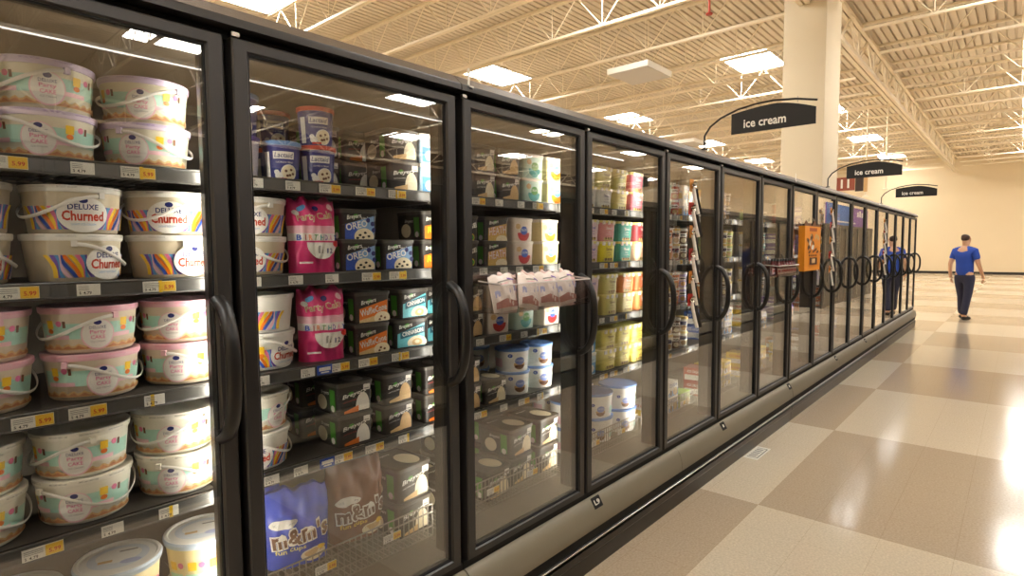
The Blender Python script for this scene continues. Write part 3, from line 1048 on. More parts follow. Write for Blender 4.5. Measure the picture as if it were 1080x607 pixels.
SHELF_FRONT = 0.165
def shelf_mesh(w):
    b = MB()
    # wire deck carried on two side arms
    for i in range(26):
        x = 0.01 + (w - 0.02) * i / 25
        b.box(x - 0.002, x + 0.002, SHELF_FRONT, 0.70, -0.008, -0.004, SHELF)
    for y in (SHELF_FRONT, 0.34, 0.52, 0.70):
        b.box(0, w, y - 0.004, y + 0.004, -0.014, -0.008, SHELF)
    b.box(0, w, SHELF_FRONT + 0.02, 0.70, -0.0035, 0.0, SHELF)
    for x in (0.004, w - 0.004):
        b.box(x - 0.004, x + 0.004, SHELF_FRONT, 0.80, -0.04, -0.002, SHELF)
    return b.mesh('shelf')
def rail_mesh(w):
    b = MB()
    y = SHELF_FRONT
    prof = [(y, 0.003), (y - 0.006, 0.003), (y - 0.007, 0.0), (y - 0.004, -0.003), (y - 0.006, -0.030), (y - 0.010, -0.034), (y, -0.036)]
    b.loft([[(0, a, c) for a, c in prof], [(w, a, c) for a, c in prof]], RAIL)
    return b.mesh('price_rail', 25)
def basket_mesh(w):
    b = MB()
    m = WIRE
    y0, y1, z0, z1 = 0.155, 0.72, 0.0, 0.125
    for z in (z0 + 0.004, z0 + 0.04, z1 - 0.03, z1):
        b.box(0.01, w - 0.01, y0 - 0.002, y0 + 0.002, z - 0.002, z + 0.002, m)
    for i in range(34):
        x = 0.012 + (w - 0.024) * i / 33
        b.box(x - 0.0014, x + 0.0014, y0 - 0.0014, y0 + 0.0014, z0, z1, m)
        b.box(x - 0.0014, x + 0.0014, y0, y1, z0, z0 + 0.003, m)
    return b.mesh('wire_basket')

def case(k0, k1, label, marks):
    xa, xb = M(k0), M(k1)
    root = empty('freezer_case', (xa, 0, 0))
    L = xb - xa
    e0 = 0.002
    b = MB()
    b.box(e0, L - e0, 0.86, 0.95, 0.0, 2.10, LINER)
    b.box(e0, L - e0, 0.06, 0.86, 2.045, 2.10, LINER)
    b.box(e0, L - e0, 0.05, 0.86, 0.06, 0.385, LINER)
    for x in ([e0] if k0 == -3 else []) + ([L - 0.03] if k1 == 16 else []):
        b.box(x, x + 0.028, 0.125, 0.86, 0.385, 2.045, LINER)
    b.obj('insulated_body', root)
    b = MB()
    prof = [(0.06, 2.105), (0.028, 2.108), (-0.010, 2.073), (0.06, 2.073)]
    b.loft([[(e0, a, c) for a, c in prof], [(L - e0, a, c) for a, c in prof]], CANOPY)
    b.box(e0, L - e0, 0.03, 0.95, 2.101, 2.104, CANOPY)
    prof = [(0.06, 2.073), (-0.010, 2.073), (-0.012, 2.068), (-0.012, 2.052), (0.02, 2.050), (0.06, 2.050)]
    b.loft([[(e0, a, c) for a, c in prof], [(L - e0, a, c) for a, c in prof]], FRAME)
    b.obj('canopy', root, 25)
    b = MB()
    b.box(e0, L - e0, 0.03, 0.055, 2.028, 2.052, GAP)
    b.obj('door_seal', root)
    b = MB()
    b.box(e0, L - e0, 0.011, 0.055, 0.19, 0.356, GAP)
    b.obj('door_seal', root)
    b = MB()
    prof = [(0.010, 0.329), (0.003, 0.330), (-0.012, 0.321), (-0.026, 0.302), (-0.036, 0.275), (-0.042, 0.24), (-0.044, 0.212), (-0.040, 0.200), (0.010, 0.200)]
    cuts = [e0]
    for k in range(k0, k1):
        q = {0: 0.42, 1: 0.48}.get((k - k0) % 2)
    spl = [e0, L * 0.44, L - e0] if k1 - k0 > 3 else [e0, L - e0]
    for a_, b_ in zip(spl[:-1], spl[1:]):
        b.loft([[(a_ + 0.0015, a, c) for a, c in prof], [(b_ - 0.0015, a, c) for a, c in prof]], PANEL)
    b.obj('lower_panel', root, 40)
    b = MB()
    b.box(e0, L - e0, -0.026, 0.05, 0.146, 0.20, GAP)
    b.obj('vent_slot', root)
    b = MB()
    prof = [(0.05, 0.1455), (-0.036, 0.1455), (-0.0385, 0.144), (-0.0385, 0.138), (-0.036, 0.137), (0.05, 0.137)]
    b.loft([[(e0, a, c) for a, c in prof], [(L - e0, a, c) for a, c in prof]], CHROME)
    b.obj('chrome_trim_strip', root, 30)
    b = MB()
    prof = [(0.05, 0.137), (-0.020, 0.137), (-0.022, 0.126), (-0.038, 0.122), (-0.038, 0.092), (-0.034, 0.084), (-0.030, 0.080), (-0.028, 0.0), (0.05, 0.0)]
    b.loft([[(e0, a, c) for a, c in prof], [(L - e0, a, c) for a, c in prof]], BUMP)
    b.obj('bumper_kickplate', root, 25)
    # mullions with their lamps
    for k in range(k0, k1 + 1):
        x = M(k) - xa
        hw = 0.030
        x0_, x1_ = x - hw, x + hw
        if k == k0:
            x0_ = e0
        if k == k1:
            x1_ = L - e0
        b = MB()
        b.box(x0_, x1_, 0.046, 0.120, 0.36, 2.045, MULL)
        for xe in (x0_, x1_ - 0.003):
            b.box(xe, xe + 0.003, 0.119, 0.1245, 0.36, 2.045, MULL)
        b.obj('mullion', root)
        b = MB()
        b.loft([[(max(x0_ + 0.004, x - 0.012), 0.1203, z), (min(x1_ - 0.004, x + 0.012), 0.1203, z), (min(x1_ - 0.006, x + 0.006), 0.1243, z), (max(x0_ + 0.006, x - 0.006), 0.1243, z)] for z in (0.46, 1.98)], LED)
        b.obj('led_strip', root)
        # top pivot
    for k in range(k0, k1):
        a, c = M(k) - xa + 0.010, M(k + 1) - xa - 0.010
        if k == k0:
            a += 0.008
        if k + 1 == k1:
            c -= 0.008
        w = c - a
        d = link(door_frame_mesh(w), 'door', root, (a, 0, DZ0))
        b = MB(); b.box(0.038, w - 0.038, 0.014, 0.026, 0.028, DZ1 - DZ0 - 0.028, GLASS)
        g = b.obj('glass_pane', d)
        g['label'] = 'clear reflective glass'
        h = link(HM, 'handle', d, (w - 0.036, 0, -DZ0))
        b = MB()
        b.tube([(0.012, 0.018, DZ1 - DZ0), (0.012, 0.018, DZ1 - DZ0 + 0.016)], 0.006, CHROME, 10)
        b.box(0.002, 0.022, 0.004, 0.012, DZ1 - DZ0 + 0.004, DZ1 - DZ0 + 0.014, CHROME)
        pv = b.obj('hinge_pin', d, 40)
        w2 = M(k + 1) - M(k)
        for si, z in enumerate(SHELVES):
            sh = link(shelf_mesh(w2 - 0.006), 'shelf', root, (M(k) - xa + 0.003, 0, z))
            link(rail_mesh(w2 - 0.006), 'price_rail', sh)
            for t in range(5):
                if (t + si + k) % 5 == 4 and k > 2:
                    continue
                xx = 0.13 + t * 0.125 + random.uniform(-0.02, 0.02)
                wide = random.random() < 0.5 and not (k <= 0 and t < 2)
                link(TAGW if wide else TAGN, 'price_tag', sh, (xx, SHELF_FRONT - 0.0075, -0.017))
            if k == 0 and si in (2, 3):
                o = link(TAGB, 'promotion_tag', sh, (0.325, SHELF_FRONT - 0.0095, -0.016))
                o['label'] = 'blue promotion tag'
            if k < 6:
                link(STRIPM, 'divider_tab', sh, (0.62 + 0.03 * (si % 2), SHELF_FRONT - 0.008, -0.017))
        bk = link(basket_mesh(w2 - 0.02), 'wire_basket', root, (M(k) - xa + 0.01, 0, FLOOR5 - 0.012))
        link(TAGW, 'price_tag', bk, (0.30, 0.151, 0.07))
        link(TAGW, 'price_tag', bk, (0.56, 0.151, 0.07))
    for x, txt in marks:
        b = MB()
        b.rloft([(0, 0.034, 0.026, 0.003), (0.0016, 0.034, 0.026, 0.003)], GAP, 2)
        d = Decal(b, lambda u, v, q: (u, v, 0.0016 + q))
        if txt:
            d.text(txt, 0, 0.0, 0.044, W_, h=0.024, offset=0.03)
        else:
            d.rect(-0.010, 0.010, -0.009, 0.009, W_)
        o = b.obj('bay_marker', root)
        o.location = (x - xa, -0.0215, 0.308)
        o.rotation_euler = (math.radians(58), 0, 0)
        o['label'] = 'small black bay marker plate'
    return tag(root, label, 'freezer', None)

HM = handle_mesh()
case(-3, 1, 'tall black glass-door freezer case at the near end, stacked with pails and black cartons', [])
case(1, 6, 'second tall glass-door freezer case, with the clear tray of pink pouches on its first door', [(1.62, 'L9'), (3.16, ''), (4.63, '')])
case(6, 11, 'third tall glass-door freezer case, with the orange display box on its first door', [(6.30, ''), (7.86, '')])
case(11, 16, 'farthest tall glass-door freezer case, below the last hanging sign', [])

# clear plastic clips on the canopy at the case joints
for k in (1, 6, 11):
    b = MB()
    b.box(-0.004, 0.004, -0.004, 0.0, -0.05, 0.02, W_)
    b.box(-0.004, 0.022, -0.004, 0.0, -0.05, -0.038, W_)
    o = b.obj('sign_clip')
    o.location = (M(k) + 0.036, -0.008, 2.112)
    tag(o, 'small white plastic clip on the canopy at the %s joint of the freezer row' % NUM[(k - 1) // 5], 'clip')

# the freezer row on the other side of the aisle, seen in the door glass
DARKG = mat('dark_opposite_glass', (30, 26, 22), 0.06, vary=0, spec=0.5)
YO = -2.16
OH = None
def opposite(k0, k1, label):
    xa, L = M(k0), M(k1) - M(k0)
    root = empty('freezer_case', (xa, YO, 0), 0)
    b = MB(); b.box(0.002, L - 0.002, -0.9, -0.05, 0.0, 2.10, MULL); b.obj('insulated_body', root)
    b = MB(); b.box(0.002, L - 0.002, -0.05, 0.012, 2.05, 2.11, CANOPY); b.obj('canopy', root)
    b = MB(); b.rloft([(0.002, 0.07, 0.045, 0.02), (L - 0.002, 0.07, 0.045, 0.02)], PANEL, 4)
    o = b.obj('lower_panel', root, 40); o.rotation_euler = (0, math.radians(90), 0); o.location = (0, -0.004, 0.265)
    b = MB(); b.box(0.002, L - 0.002, -0.05, 0.03, 0, 0.16, BUMP); b.obj('bumper_kickplate', root)
    for k in range(k0, k1):
        a, c = M(k) - xa + 0.01, M(k + 1) - xa - 0.01
        w = c - a
        d = link(door_frame_mesh(w), 'door', root, (c, 0, DZ0))
        d.rotation_euler = (0, 0, PI)
        b = MB(); b.box(0.038, w - 0.038, 0.014, 0.026, 0.028, DZ1 - DZ0 - 0.028, DARKG); b.obj('glass_pane', d)
        link(HM, 'handle', d, (w - 0.036, 0, -DZ0))
    tag(root, label, 'freezer', None)
opposite(-3, 2, 'dark freezer case across the aisle, nearest of its row, mirrored in the door glass')
opposite(2, 7, 'dark freezer case across the aisle, second of its row, mirrored in the door glass')
opposite(7, 12, 'dark freezer case across the aisle, third of its row, mirrored in the door glass')
opposite(12, 16, 'dark freezer case across the aisle, last of its row, mirrored in the door glass')

# ---------------------------------------------------------------- hanging signs
ROD = mat('sign_rod_black', (34, 29, 26), 0.35, vary=0)
SIGN = mat('sign_board_black', (14, 13, 13), 0.45, vary=0.03, scale=10)
def aisle_sign(x, yb, z, flip, label):
    root = empty('hanging_sign', (x, yb, z))
    s = -1 if not flip else 1
    b = MB()
    path = [(0, 0, 0), (0, 0, 0.085)]
    ctrl = [(0, 0.085), (0.035, 0.135), (0.10, 0.178), (0.20, 0.212), (0.30, 0.228), (0.40, 0.232), (0.52, 0.220), (0.63, 0.196)]
    for i in range(len(ctrl) - 1):
        for q in range(1, 4):
            t = q / 3
            p = ctrl[i]; r = ctrl[i + 1]
            path.append((0, s * (p[0] + (r[0] - p[0]) * t), p[1] + (r[1] - p[1]) * t))
    b.tube(path, 0.006, ROD, 10)
    b.lathe([(0.02, 0), (0.02, 0.006), (0.008, 0.01)], ROD, 14)
    b.obj('curved_rod', root, 50)
    b = MB()
    w = 0.46
    n = 16
    fr, bk = [], []
    prof = []
    for i in range(n + 1):
        t = i / n
        zt = 0.19 + (0.215 - 0.19) * math.sin(min(1, t / 0.55) * PI / 2) if t < 0.55 else 0.215 - 0.052 * ((t - 0.55) / 0.45) ** 1.5
        prof.append((0.165 + w * t, zt))
    vs, fs = [], []
    for xx in (-0.004, 0.004):
        for yv, zt in prof:
            vs += [(xx, s * yv, 0.07), (xx, s * yv, zt - 0.002)]
    m = 2 * (n + 1)
    for i in range(n):
        a = 2 * i
        fs += [(a, a + 1, a + 3, a + 2), (m + a, m + a + 2, m + a + 3, m + a + 1), (a + 1, m + a + 1, m + a + 3, a + 3), (a, a + 2, m + a + 2, m + a)]
    fs += [(0, m, m + 1, 1), (2 * n, 2 * n + 1, m + 2 * n + 1, m + 2 * n)]
    b.add(vs, fs, SIGN)
    b.obj('sign_board', root)
    b = MB()
    vs, f2, W, H = text2d('ice cream', 1, 0, 0.022)
    kx = 0.235 / W
    ky = 0.048 / H
    c0 = 0.165 + 0.19
    b.add([(-0.0048, s * c0 - x_ * kx if True else 0, 0.122 + y_ * ky) for x_, y_ in vs], f2, W_)
    b.add([(0.0048, s * c0 + x_ * kx, 0.122 + y_ * ky) for x_, y_ in vs], f2, W_)
    b.obj('lettering', root)
    b = MB()
    for t in (0.25, 0.53):
        b.tube([(0, s * t, 0.20), (0, s * t, 0.232 if t > 0.3 else 0.222)], 0.0022, CHROME, 6)
    b.obj('hook', root)
    tag(root, label, 'sign', None)
aisle_sign(2.868, 0.012, 2.106, False, 'black arched ice cream sign on a curved rod, nearest and largest of the signs')
aisle_sign(5.889, 0.012, 2.106, False, 'black arched ice cream sign just past the cream column, second along the freezer row')
aisle_sign(8.85, 0.012, 2.106, False, 'black arched ice cream sign, third and farthest along the freezer row')
aisle_sign(5.10, YO - 0.012, 2.106, True, 'black ice cream sign over the opposite freezer row, mirrored in the glass')

# banner on the opposite row and far signs
b = MB()
BN = mat('banner_blue', (70, 120, 200), 0.45, vary=0.1, scale=1.5)
BP = mat('banner_purple', (128, 84, 160), 0.45, vary=0.1, scale=1.5)
b.box(-2.6, 2.6, -0.03, 0.0, 0, 0.55, BP)
d = Decal(b, lambda u, v, q: (u, q, v))
d.rect(-2.6, 0.2, 0.0, 0.55, BN)
for i in range(4):
    d.rect(1.0 + i * 0.3, 1.2 + i * 0.3, 0.30, 0.44 + 0.05 * (i % 2), W_)
d.rect(-2.0, 0.8, 0.08, 0.12, W_)
o = b.obj('store_banner'); o.location = (18.2, YO - 0.06, 2.1)
tag(o, 'long blue and purple banner above the far end of the opposite aisle, mirrored in glass', 'banner')
b = MB(); b.box(-3.1, 3.1, -0.9, 0.0, 0, 2.1, MULL)
for i in range(8):
    b.box(-3.0 + i * 0.76, -2.95 + i * 0.76, 0.0, 0.02, 0.1, 2.05, CHROME)
o = b.obj('upright_cooler'); o.location = (18.2, YO, 0)
tag(o, 'long dark upright cooler under the blue and purple banner, mirrored in glass', 'cooler')
e = empty('aisle_number_sign', (22, 3.0, 3.35))
b = MB(); b.box(-0.02, 0.02, -0.12, 0.5, 0.1, 0.55, mat('sign_brick_red', (150, 74, 52), 0.5, vary=0.03))
b.obj('number_board', e)
b = MB(); vs, f2, W, H = text2d('11', 1, 0, 0.03)
b.add([(-0.022, 0.17 - x_ * 0.26 / W, 0.33 + y_ * 0.3 / H) for x_, y_ in vs], f2, W_); b.obj('lettering', e)
b = MB(); b.box(-0.02, 0.02, -0.38, -0.14, 0.05, 0.5, mat('sign_dark_board', (60, 44, 34), 0.5)); b.box(-0.021, 0.019, -0.5, -0.39, 0.02, 0.5, TAN); b.obj('side_board', e)
b = MB()
for y in (-0.3, 0.4):
    b.bar((0, y, 0.5), (0, y, ZC - 3.35), 0.008, STEEL)
b.obj('hanger_rod', e)
tag(e, 'brick red aisle sign numbered eleven hanging far behind the column', 'sign')
for i, (y, lab) in enumerate(((2.62, 'white pendant pole with round foot hanging far beyond the column'), (2.2, 'thinner white pendant pole beside it near the far wall'))):
    b = MB(); b.lathe([(0.0, 0), (0.10, 0.0), (0.10, 0.03), (0.03, 0.07), (0.028, ZC - 3.25)], STEEL, 12)
    o = b.obj('pendant_pole', None, 40); o.location = (22.4 + i, y, 3.22 + 0.3 * i)
    o.scale = (1, 1, (ZC - 3.22 - 0.3 * i) / (ZC - 3.25))
    tag(o, lab, 'pole')
b = MB()
b.lathe([(0.0, 0), (0.05, 0.0), (0.06, 0.02), (0.02, 0.05), (0.02, 0.4)], mat('sprinkler_red', (176, 60, 40), 0.5), 14)
o = b.obj('red_ceiling_horn', None, 40); o.location = (9.08, 2.62, 5.42)
tag(o, 'small red fitting under the white joist left of the column top', 'fitting')

# label lying on the floor against the kickplate
b = MB()
b.box(-0.15, 0.15, -0.05, 0.05, 0, 0.0012, PAPER)
d = Decal(b, lambda u, v, q: (u, v, 0.0012 + q))
d.rect(-0.115, -0.108, -0.035, 0.035, K_); d.rect(0.108, 0.115, -0.035, 0.035, K_)
d.rect(-0.115, 0.115, -0.038, -0.032, K_)
for i in range(5):
    d.rect(-0.09 + i * 0.038, -0.07 + i * 0.038, -0.02, 0.03, GRY)
o = b.obj('floor_notice', None, None, (3.66, -0.085, 0.0005), 0.0)
tag(o, 'white printed notice lying on the floor against the black kickplate', 'notice')
# ---------------------------------------------------------------- stocking the shelves
def face_cam(x, y):
    return -math.atan2(x + 0.629, y + 1.483) * 1.0
def shelf_z(s):
    return SHELVES[s] if s < 4 else FLOOR5 + 0.002
def where(door, s):
    return '%s shelf, %s door' % (SHN[s], NUM[door + 1])
LEV = {1: [''], 2: ['lower', 'upper'], 3: ['lower', 'middle', 'upper']}
STK = {}
R = math.radians
BAIL, LAST = [0], [None]
DX = {0: 0.018, 1: 0.02, 2: 0.055, 3: 0.03}
def stack(door, s, keys, x, look, cat, h, y=None, rz=0.0, jitter=0.003, zoff=0.0, note=None, sc=1.0, nth=None):
    """goods set one on another; keys from the bottom up"""
    if isinstance(keys, str):
        keys = [keys]
    if isinstance(look, str):
        look = [look] * len(keys)
    n = len(keys)
    i = STK.get((door, s), 0)
    if not note:
        STK[(door, s)] = i + 1
    for k, key in enumerate(keys):
        lv = LEV[n][k]
        pos = note or ('%s stack' % NUM[i])
        lab = '%s, %s%s on %s' % (look[k], (lv + ' in ') if lv else '', pos, where(door, s))
        r = rz[k] if isinstance(rz, (list, tuple)) else rz
        pail_ = key.startswith('pail')
        place(key, x + (DX.get(door, 0.0) if not key.startswith('pail') else 0.0) + random.uniform(-jitter, jitter), (y if y is not None else YF), shelf_z(s) + zoff + 0.0008 + k * (h + 0.0006) * sc, lab, cat,
              '%s on the %s shelf' % (cat + 's', SHN[s]), r, sc)
        if pail_:
            for ch in LAST[0].children:
                if ch.name.startswith('bail'):
                    ch.rotation_euler = (0, 0, R([62, -58, 48, -70, 75, -40][BAIL[0] % 6]))
            BAIL[0] += 1

R = math.radians
PY = YF + 0.103       # pails
CY = YF + 0.087       # cartons
# first door (cut by the frame): pails on every shelf
LP = 'lilac-rimmed pail of party ice cream'
LC = 'cream pail with rainbow label'
LK = 'pink-rimmed pail of party ice cream'
LI = 'ivory pail with black rim print'
for x, f in ((-0.532, R(-10)), (-0.316, R(-5)), (-0.10, R(-22))):
    stack(-1, 0, ['pail_party', 'pail_party'], x, LP, 'ice cream pail', 0.1135, PY, [f + R(-12), f])
for x, f in ((-0.488, R(-10)), (-0.272, R(0)), (-0.056, R(-16))):
    stack(-1, 1, ['pail_churned', 'pail_churned'], x, LC, 'ice cream pail', 0.1135, PY, [f + R(32), f])
for x, f in ((-0.464, R(-10)), (-0.248, R(0)), (-0.032, R(-28))):
    stack(-1, 2, ['pail_pink', 'pail_pink'], x, LK, 'ice cream pail', 0.1135, PY, [f, f - R(4)])
for x, f in ((-0.492, R(-10)), (-0.276, R(-24)), (-0.060, R(-28))):
    stack(-1, 3, ['pail_mint', 'pail_mint'], x, LI, 'ice cream pail', 0.1135, PY, [f, f + R(4)])
for x, y in ((-0.43, 0.285), (-0.215, 0.285), (-0.005, 0.285)):
    stack(-1, 4, ['lid_tub', 'lid_tub'], x, 'cream tub with broad white lid', 'ice cream tub', 0.131, y, R(-20))

# second door
F = R(-22)
stack(0, 0, ['navy_white', 'navy_blue'], 0.110, ['white and violet tub', 'navy tub with blue lid'], 'ice cream tub', 0.1205, YF + 0.065, F)
stack(0, 0, ['navy_blue'], 0.236, 'navy tub with blue lid', 'ice cream tub', 0.1205, YF + 0.065, F)
stack(0, 0, ['navy_red', 'navy_red'], 0.356, 'navy tub with red lid', 'ice cream tub', 0.1205, YF + 0.06, F)
stack(0, 0, ['navy_red', 'navy_red'], 0.285, 'navy tub with red lid', 'ice cream tub', 0.1205, YF + 0.215, F, note='rear stack')
stack(0, 0, ['c_white', 'c_white'], 0.435, 'black carton with white scoop', 'ice cream carton', 0.1085, CY + 0.14, R(-6))
stack(0, 0, ['c_white', 'c_white'], 0.577, 'black carton with white scoop', 'ice cream carton', 0.1085, CY + 0.15, R(4))
stack(0, 0, ['c_vanilla', 'c_vanilla'], 0.672, 'black carton with vanilla scoop', 'ice cream carton', 0.1085, CY, R(-3))
stack(0, 0, ['c_ice', 'c_ice'], 0.787, 'pale blue carton', 'ice cream carton', 0.1085, CY, 0)
stack(0, 1, ['pail_churned', 'pail_churned'], 0.168, LC, 'ice cream pail', 0.1135, PY, [R(-30), R(-24)])
stack(0, 1, ['bag_pink'], 0.330, 'hot pink bag of party cups', 'ice cream bag', 0.2, YF + 0.062, R(-9))
stack(0, 1, ['c_cookie', 'c_cookie'], 0.477, 'black carton with blue cookie label', 'ice cream carton', 0.1, CY, R(-2))
stack(0, 1, ['c_cookie'], 0.640, 'black carton with blue cookie label', 'ice cream carton', 0.1, CY, R(-2))
stack(0, 1, ['c_peanut', 'c_peanut'], 0.815, 'black carton with orange label', 'ice cream carton', 0.1085, CY, R(-2))
stack(0, 1, ['c_tan', 'c_tan'], 0.62, 'black carton with caramel scoop', 'ice cream carton', 0.1085, CY + 0.20, R(3), note='rear stack')
stack(0, 2, ['pail_white', 'pail_white'], 0.187, 'white pail with rainbow label', 'ice cream pail', 0.1135, PY, [R(22), R(-58)])
stack(0, 2, ['bag_pink'], 0.352, 'hot pink bag of party cups', 'ice cream bag', 0.2, YF + 0.062, R(-14))
stack(0, 2, ['c_waffle', 'c_waffle'], 0.523, 'black carton with orange waffle label', 'ice cream carton', 0.1085, CY, R(-2))
stack(0, 2, ['c_swirl', 'c_swirl'], 0.700, 'black carton with aqua swirl label', 'ice cream carton', 0.1085, CY, [R(-10), R(3)])
stack(0, 2, ['c_swirl', 'c_swirl'], 0.860, 'black carton with aqua swirl label', 'ice cream carton', 0.1085, CY + 0.04, R(-2))
stack(0, 3, ['pail_white', 'pail_mint'], 0.157, ['white pail with rainbow label', 'ivory pail with black rim print'], 'ice cream pail', 0.1135, PY, [R(-24), R(18)])
stack(0, 3, ['c_white', 'c_white'], 0.445, 'black carton with white scoop', 'ice cream carton', 0.1085, CY, R(-1))
stack(0, 3, ['c_white', 'c_white'], 0.42, 'black carton with white scoop', 'ice cream carton', 0.1085, CY + 0.19, R(-3), note='rear stack')
stack(0, 3, ['c_tan', 'c_tan'], 0.625, 'black carton with caramel scoop', 'ice cream carton', 0.1085, CY, R(2))
stack(0, 3, ['c_white', 'c_white'], 0.815, 'black carton with white scoop', 'ice cream carton', 0.1085, CY, R(-2))
stack(0, 4, ['bag_blue'], 0.250, 'blue bag of candy fun cups', 'candy bag', 0.2, YF + 0.075, R(-16), zoff=0.06)
stack(0, 4, ['bag_blue'], 0.180, 'blue bag of candy fun cups', 'candy bag', 0.2, YF + 0.26, R(-10), zoff=0.05, note='rear spot')
stack(0, 4, ['bag_brown'], 0.470, 'brown bag of candy fun cups', 'candy bag', 0.2, YF + 0.075, R(-8), zoff=0.06)
stack(0, 4, ['c_vanilla', 'c_vanilla'], 0.690, 'black carton with vanilla scoop', 'ice cream carton', 0.1085, CY + 0.03, R(3), sc=1.22)
stack(0, 4, ['c_vanilla', 'c_vanilla'], 0.650, 'black carton with vanilla scoop', 'ice cream carton', 0.1085, CY + 0.26, R(3), sc=1.22, note='rear stack')

# third door
def x1(v):
    return M(1) + v
for i, (v, key, look) in enumerate(((0.15, 'c_white', 'black carton with white scoop'), (0.30, 'c_vanilla', 'black carton with vanilla scoop'), (0.46, 'c_tan', 'black carton with caramel scoop'), (0.62, 'c_mint', 'mint carton'), (0.79, 'c_gold', 'straw yellow carton'))):
    stack(1, 0, [key, key], x1(v), look, 'ice cream carton', 0.1085, CY, R(random.uniform(-4, 4)))
for v, key, look in ((0.19, 'c_nut', 'black carton with yellow nut label'), (0.375, 'c_toffee', 'black carton with straw toffee label'), (0.545, 'c_pale', 'pale carton with red crescent'), (0.74, 'c_gold', 'straw yellow carton')):
    stack(1, 1, [key, key], x1(v), look, 'ice cream carton', 0.1, CY, R(random.uniform(-3, 2)))
for v, key, look in ((0.22, 'c_tan', 'black carton with caramel scoop'), (0.385, 'c_pale', 'pale carton with red crescent'), (0.555, 'c_mint', 'mint carton'), (0.75, 'c_pale', 'pale carton with red crescent')):
    stack(1, 2, [key, key], x1(v), look, 'ice cream carton', 0.1, CY, R(random.uniform(-3, 2)))
stack(1, 3, ['c_tan', 'c_tan'], x1(0.20), 'black carton with caramel scoop', 'ice cream carton', 0.1085, CY, R(-2))
stack(1, 3, ['c_vanilla'], x1(0.365), 'black carton with vanilla scoop', 'ice cream carton', 0.1085, CY, R(-4))
stack(1, 3, ['w_tub', 'w_tub'], x1(0.555), 'white tub with cornflower lid', 'ice cream tub', 0.1042, YF + 0.088, R(-32))
stack(1, 3, ['w_tub', 'w_tub'], x1(0.735), 'white tub with cornflower lid', 'ice cream tub', 0.1042, YF + 0.088, R(-32))
stack(1, 3, ['w_tub', 'w_tub'], x1(0.47), 'white tub with cornflower lid', 'ice cream tub', 0.1042, YF + 0.265, R(-32), note='rear stack')
for v, yy, nn in ((0.165, 0.03, 1), (0.345, 0.0, 1), (0.54, 0.03, 2), (0.74, 0.03, 2)):
    stack(1, 4, ['c_vanilla'] * nn, x1(v), 'black carton with vanilla scoop', 'ice cream carton', 0.1085, CY + yy, R(2), sc=1.2)
stack(1, 4, ['c_vanilla', 'c_vanilla'], x1(0.36), 'black carton with vanilla scoop', 'ice cream carton', 0.1085, CY + 0.25, R(2), sc=1.2, note='rear stack')
stack(1, 4, ['c_vanilla', 'c_vanilla'], x1(0.60), 'black carton with vanilla scoop', 'ice cream carton', 0.1085, CY + 0.27, R(2), sc=1.2, note='rear second stack')

# fourth door: farm cartons in many colours
def x2(v):
    return M(2) + v
FN = {'f_pale': 'pale grey', 'f_yellow': 'soft yellow', 'f_pink': 'raspberry pink', 'f_rose': 'rose', 'f_teal': 'teal', 'f_crimson': 'crimson', 'f_bright': 'bright yellow', 'f_peach': 'peach', 'f_olive': 'straw green', 'f_orange': 'orange', 'f_rust': 'rust orange', 'f_sand': 'sand', 'f_butter': 'butter yellow', 'f_blush': 'blush white'}
rows = {0: [(0.245, 'f_pale', 'f_pale'), (0.40, 'f_pale', 'f_olive'), (0.565, 'f_yellow', 'f_yellow'), (0.745, 'f_pink', 'f_pink')],
        1: [(0.27, 'f_blush', 'f_blush'), (0.435, 'f_bright', 'f_rose'), (0.615, 'f_teal', 'f_teal'), (0.80, 'f_peach', 'f_crimson')],
        2: [(0.275, 'f_blush', 'f_blush'), (0.465, 'f_olive', 'f_olive'), (0.64, 'f_sand', 'f_orange'), (0.81, 'f_orange', 'f_rust')],
        3: [(0.27, 'c_ice', 'c_ice'), (0.45, 'f_butter', 'f_butter'), (0.61, 'f_butter', 'f_butter'), (0.77, 'f_butter', 'f_butter')]}
for s, cols in rows.items():
    for v, lo_, hi_ in cols:
        stack(2, s, [lo_, hi_], x2(v), ['%s carton with pale yellow lid' % FN[k] if k in FN else 'pale blue carton' for k in (lo_, hi_)], 'ice cream carton', 0.1045, YF + (0.063 if lo_ != 'c_ice' else 0.087), R(random.uniform(-3, 3)), sc=1.06)
for v, yy in ((0.24, 0.118), (0.47, 0.125), (0.725, 0.118)):
    stack(2, 4, ['w_bucket', 'w_bucket'], x2(v), 'white bucket with cornflower lid', 'ice cream tub', 0.1355, YF + yy, R(-40))
for v, yy in ((0.36, 0.35), (0.62, 0.35)):
    stack(2, 4, ['w_bucket', 'w_bucket'], x2(v), 'white bucket with cornflower lid', 'ice cream tub', 0.1355, YF + yy, R(-40), note='rear %s stack' % ('first' if v < 0.5 else 'second'))

# fifth door onwards: pints and novelty boxes
def mixed(door, s, spec, y=None):
    for v, key, n in spec:
        if key.startswith('pint'):
            stack(door, s, [key] * n, M(door) + v, '%s pint' % key[5:], 'ice cream pint', 0.0985, YF + 0.05, R(-40))
        else:
            stack(door, s, [key] * n, M(door) + v, '%s novelty box' % key[4:], 'novelty box', 0.1, YF + 0.085, R(random.uniform(-3, 3)))
mixed(3, 0, [(0.24, 'box_aqua', 2), (0.42, 'pint_teal', 2), (0.53, 'pint_red', 2), (0.66, 'box_white', 2)])
mixed(3, 1, [(0.22, 'pint_orange', 2), (0.33, 'pint_lime', 2), (0.44, 'pint_orange', 2), (0.55, 'pint_white', 2), (0.66, 'pint_brown', 2)])
mixed(3, 2, [(0.22, 'pint_white', 2), (0.33, 'pint_yellow', 2), (0.44, 'pint_white', 2), (0.55, 'pint_orange', 2), (0.66, 'pint_lilac', 2)])
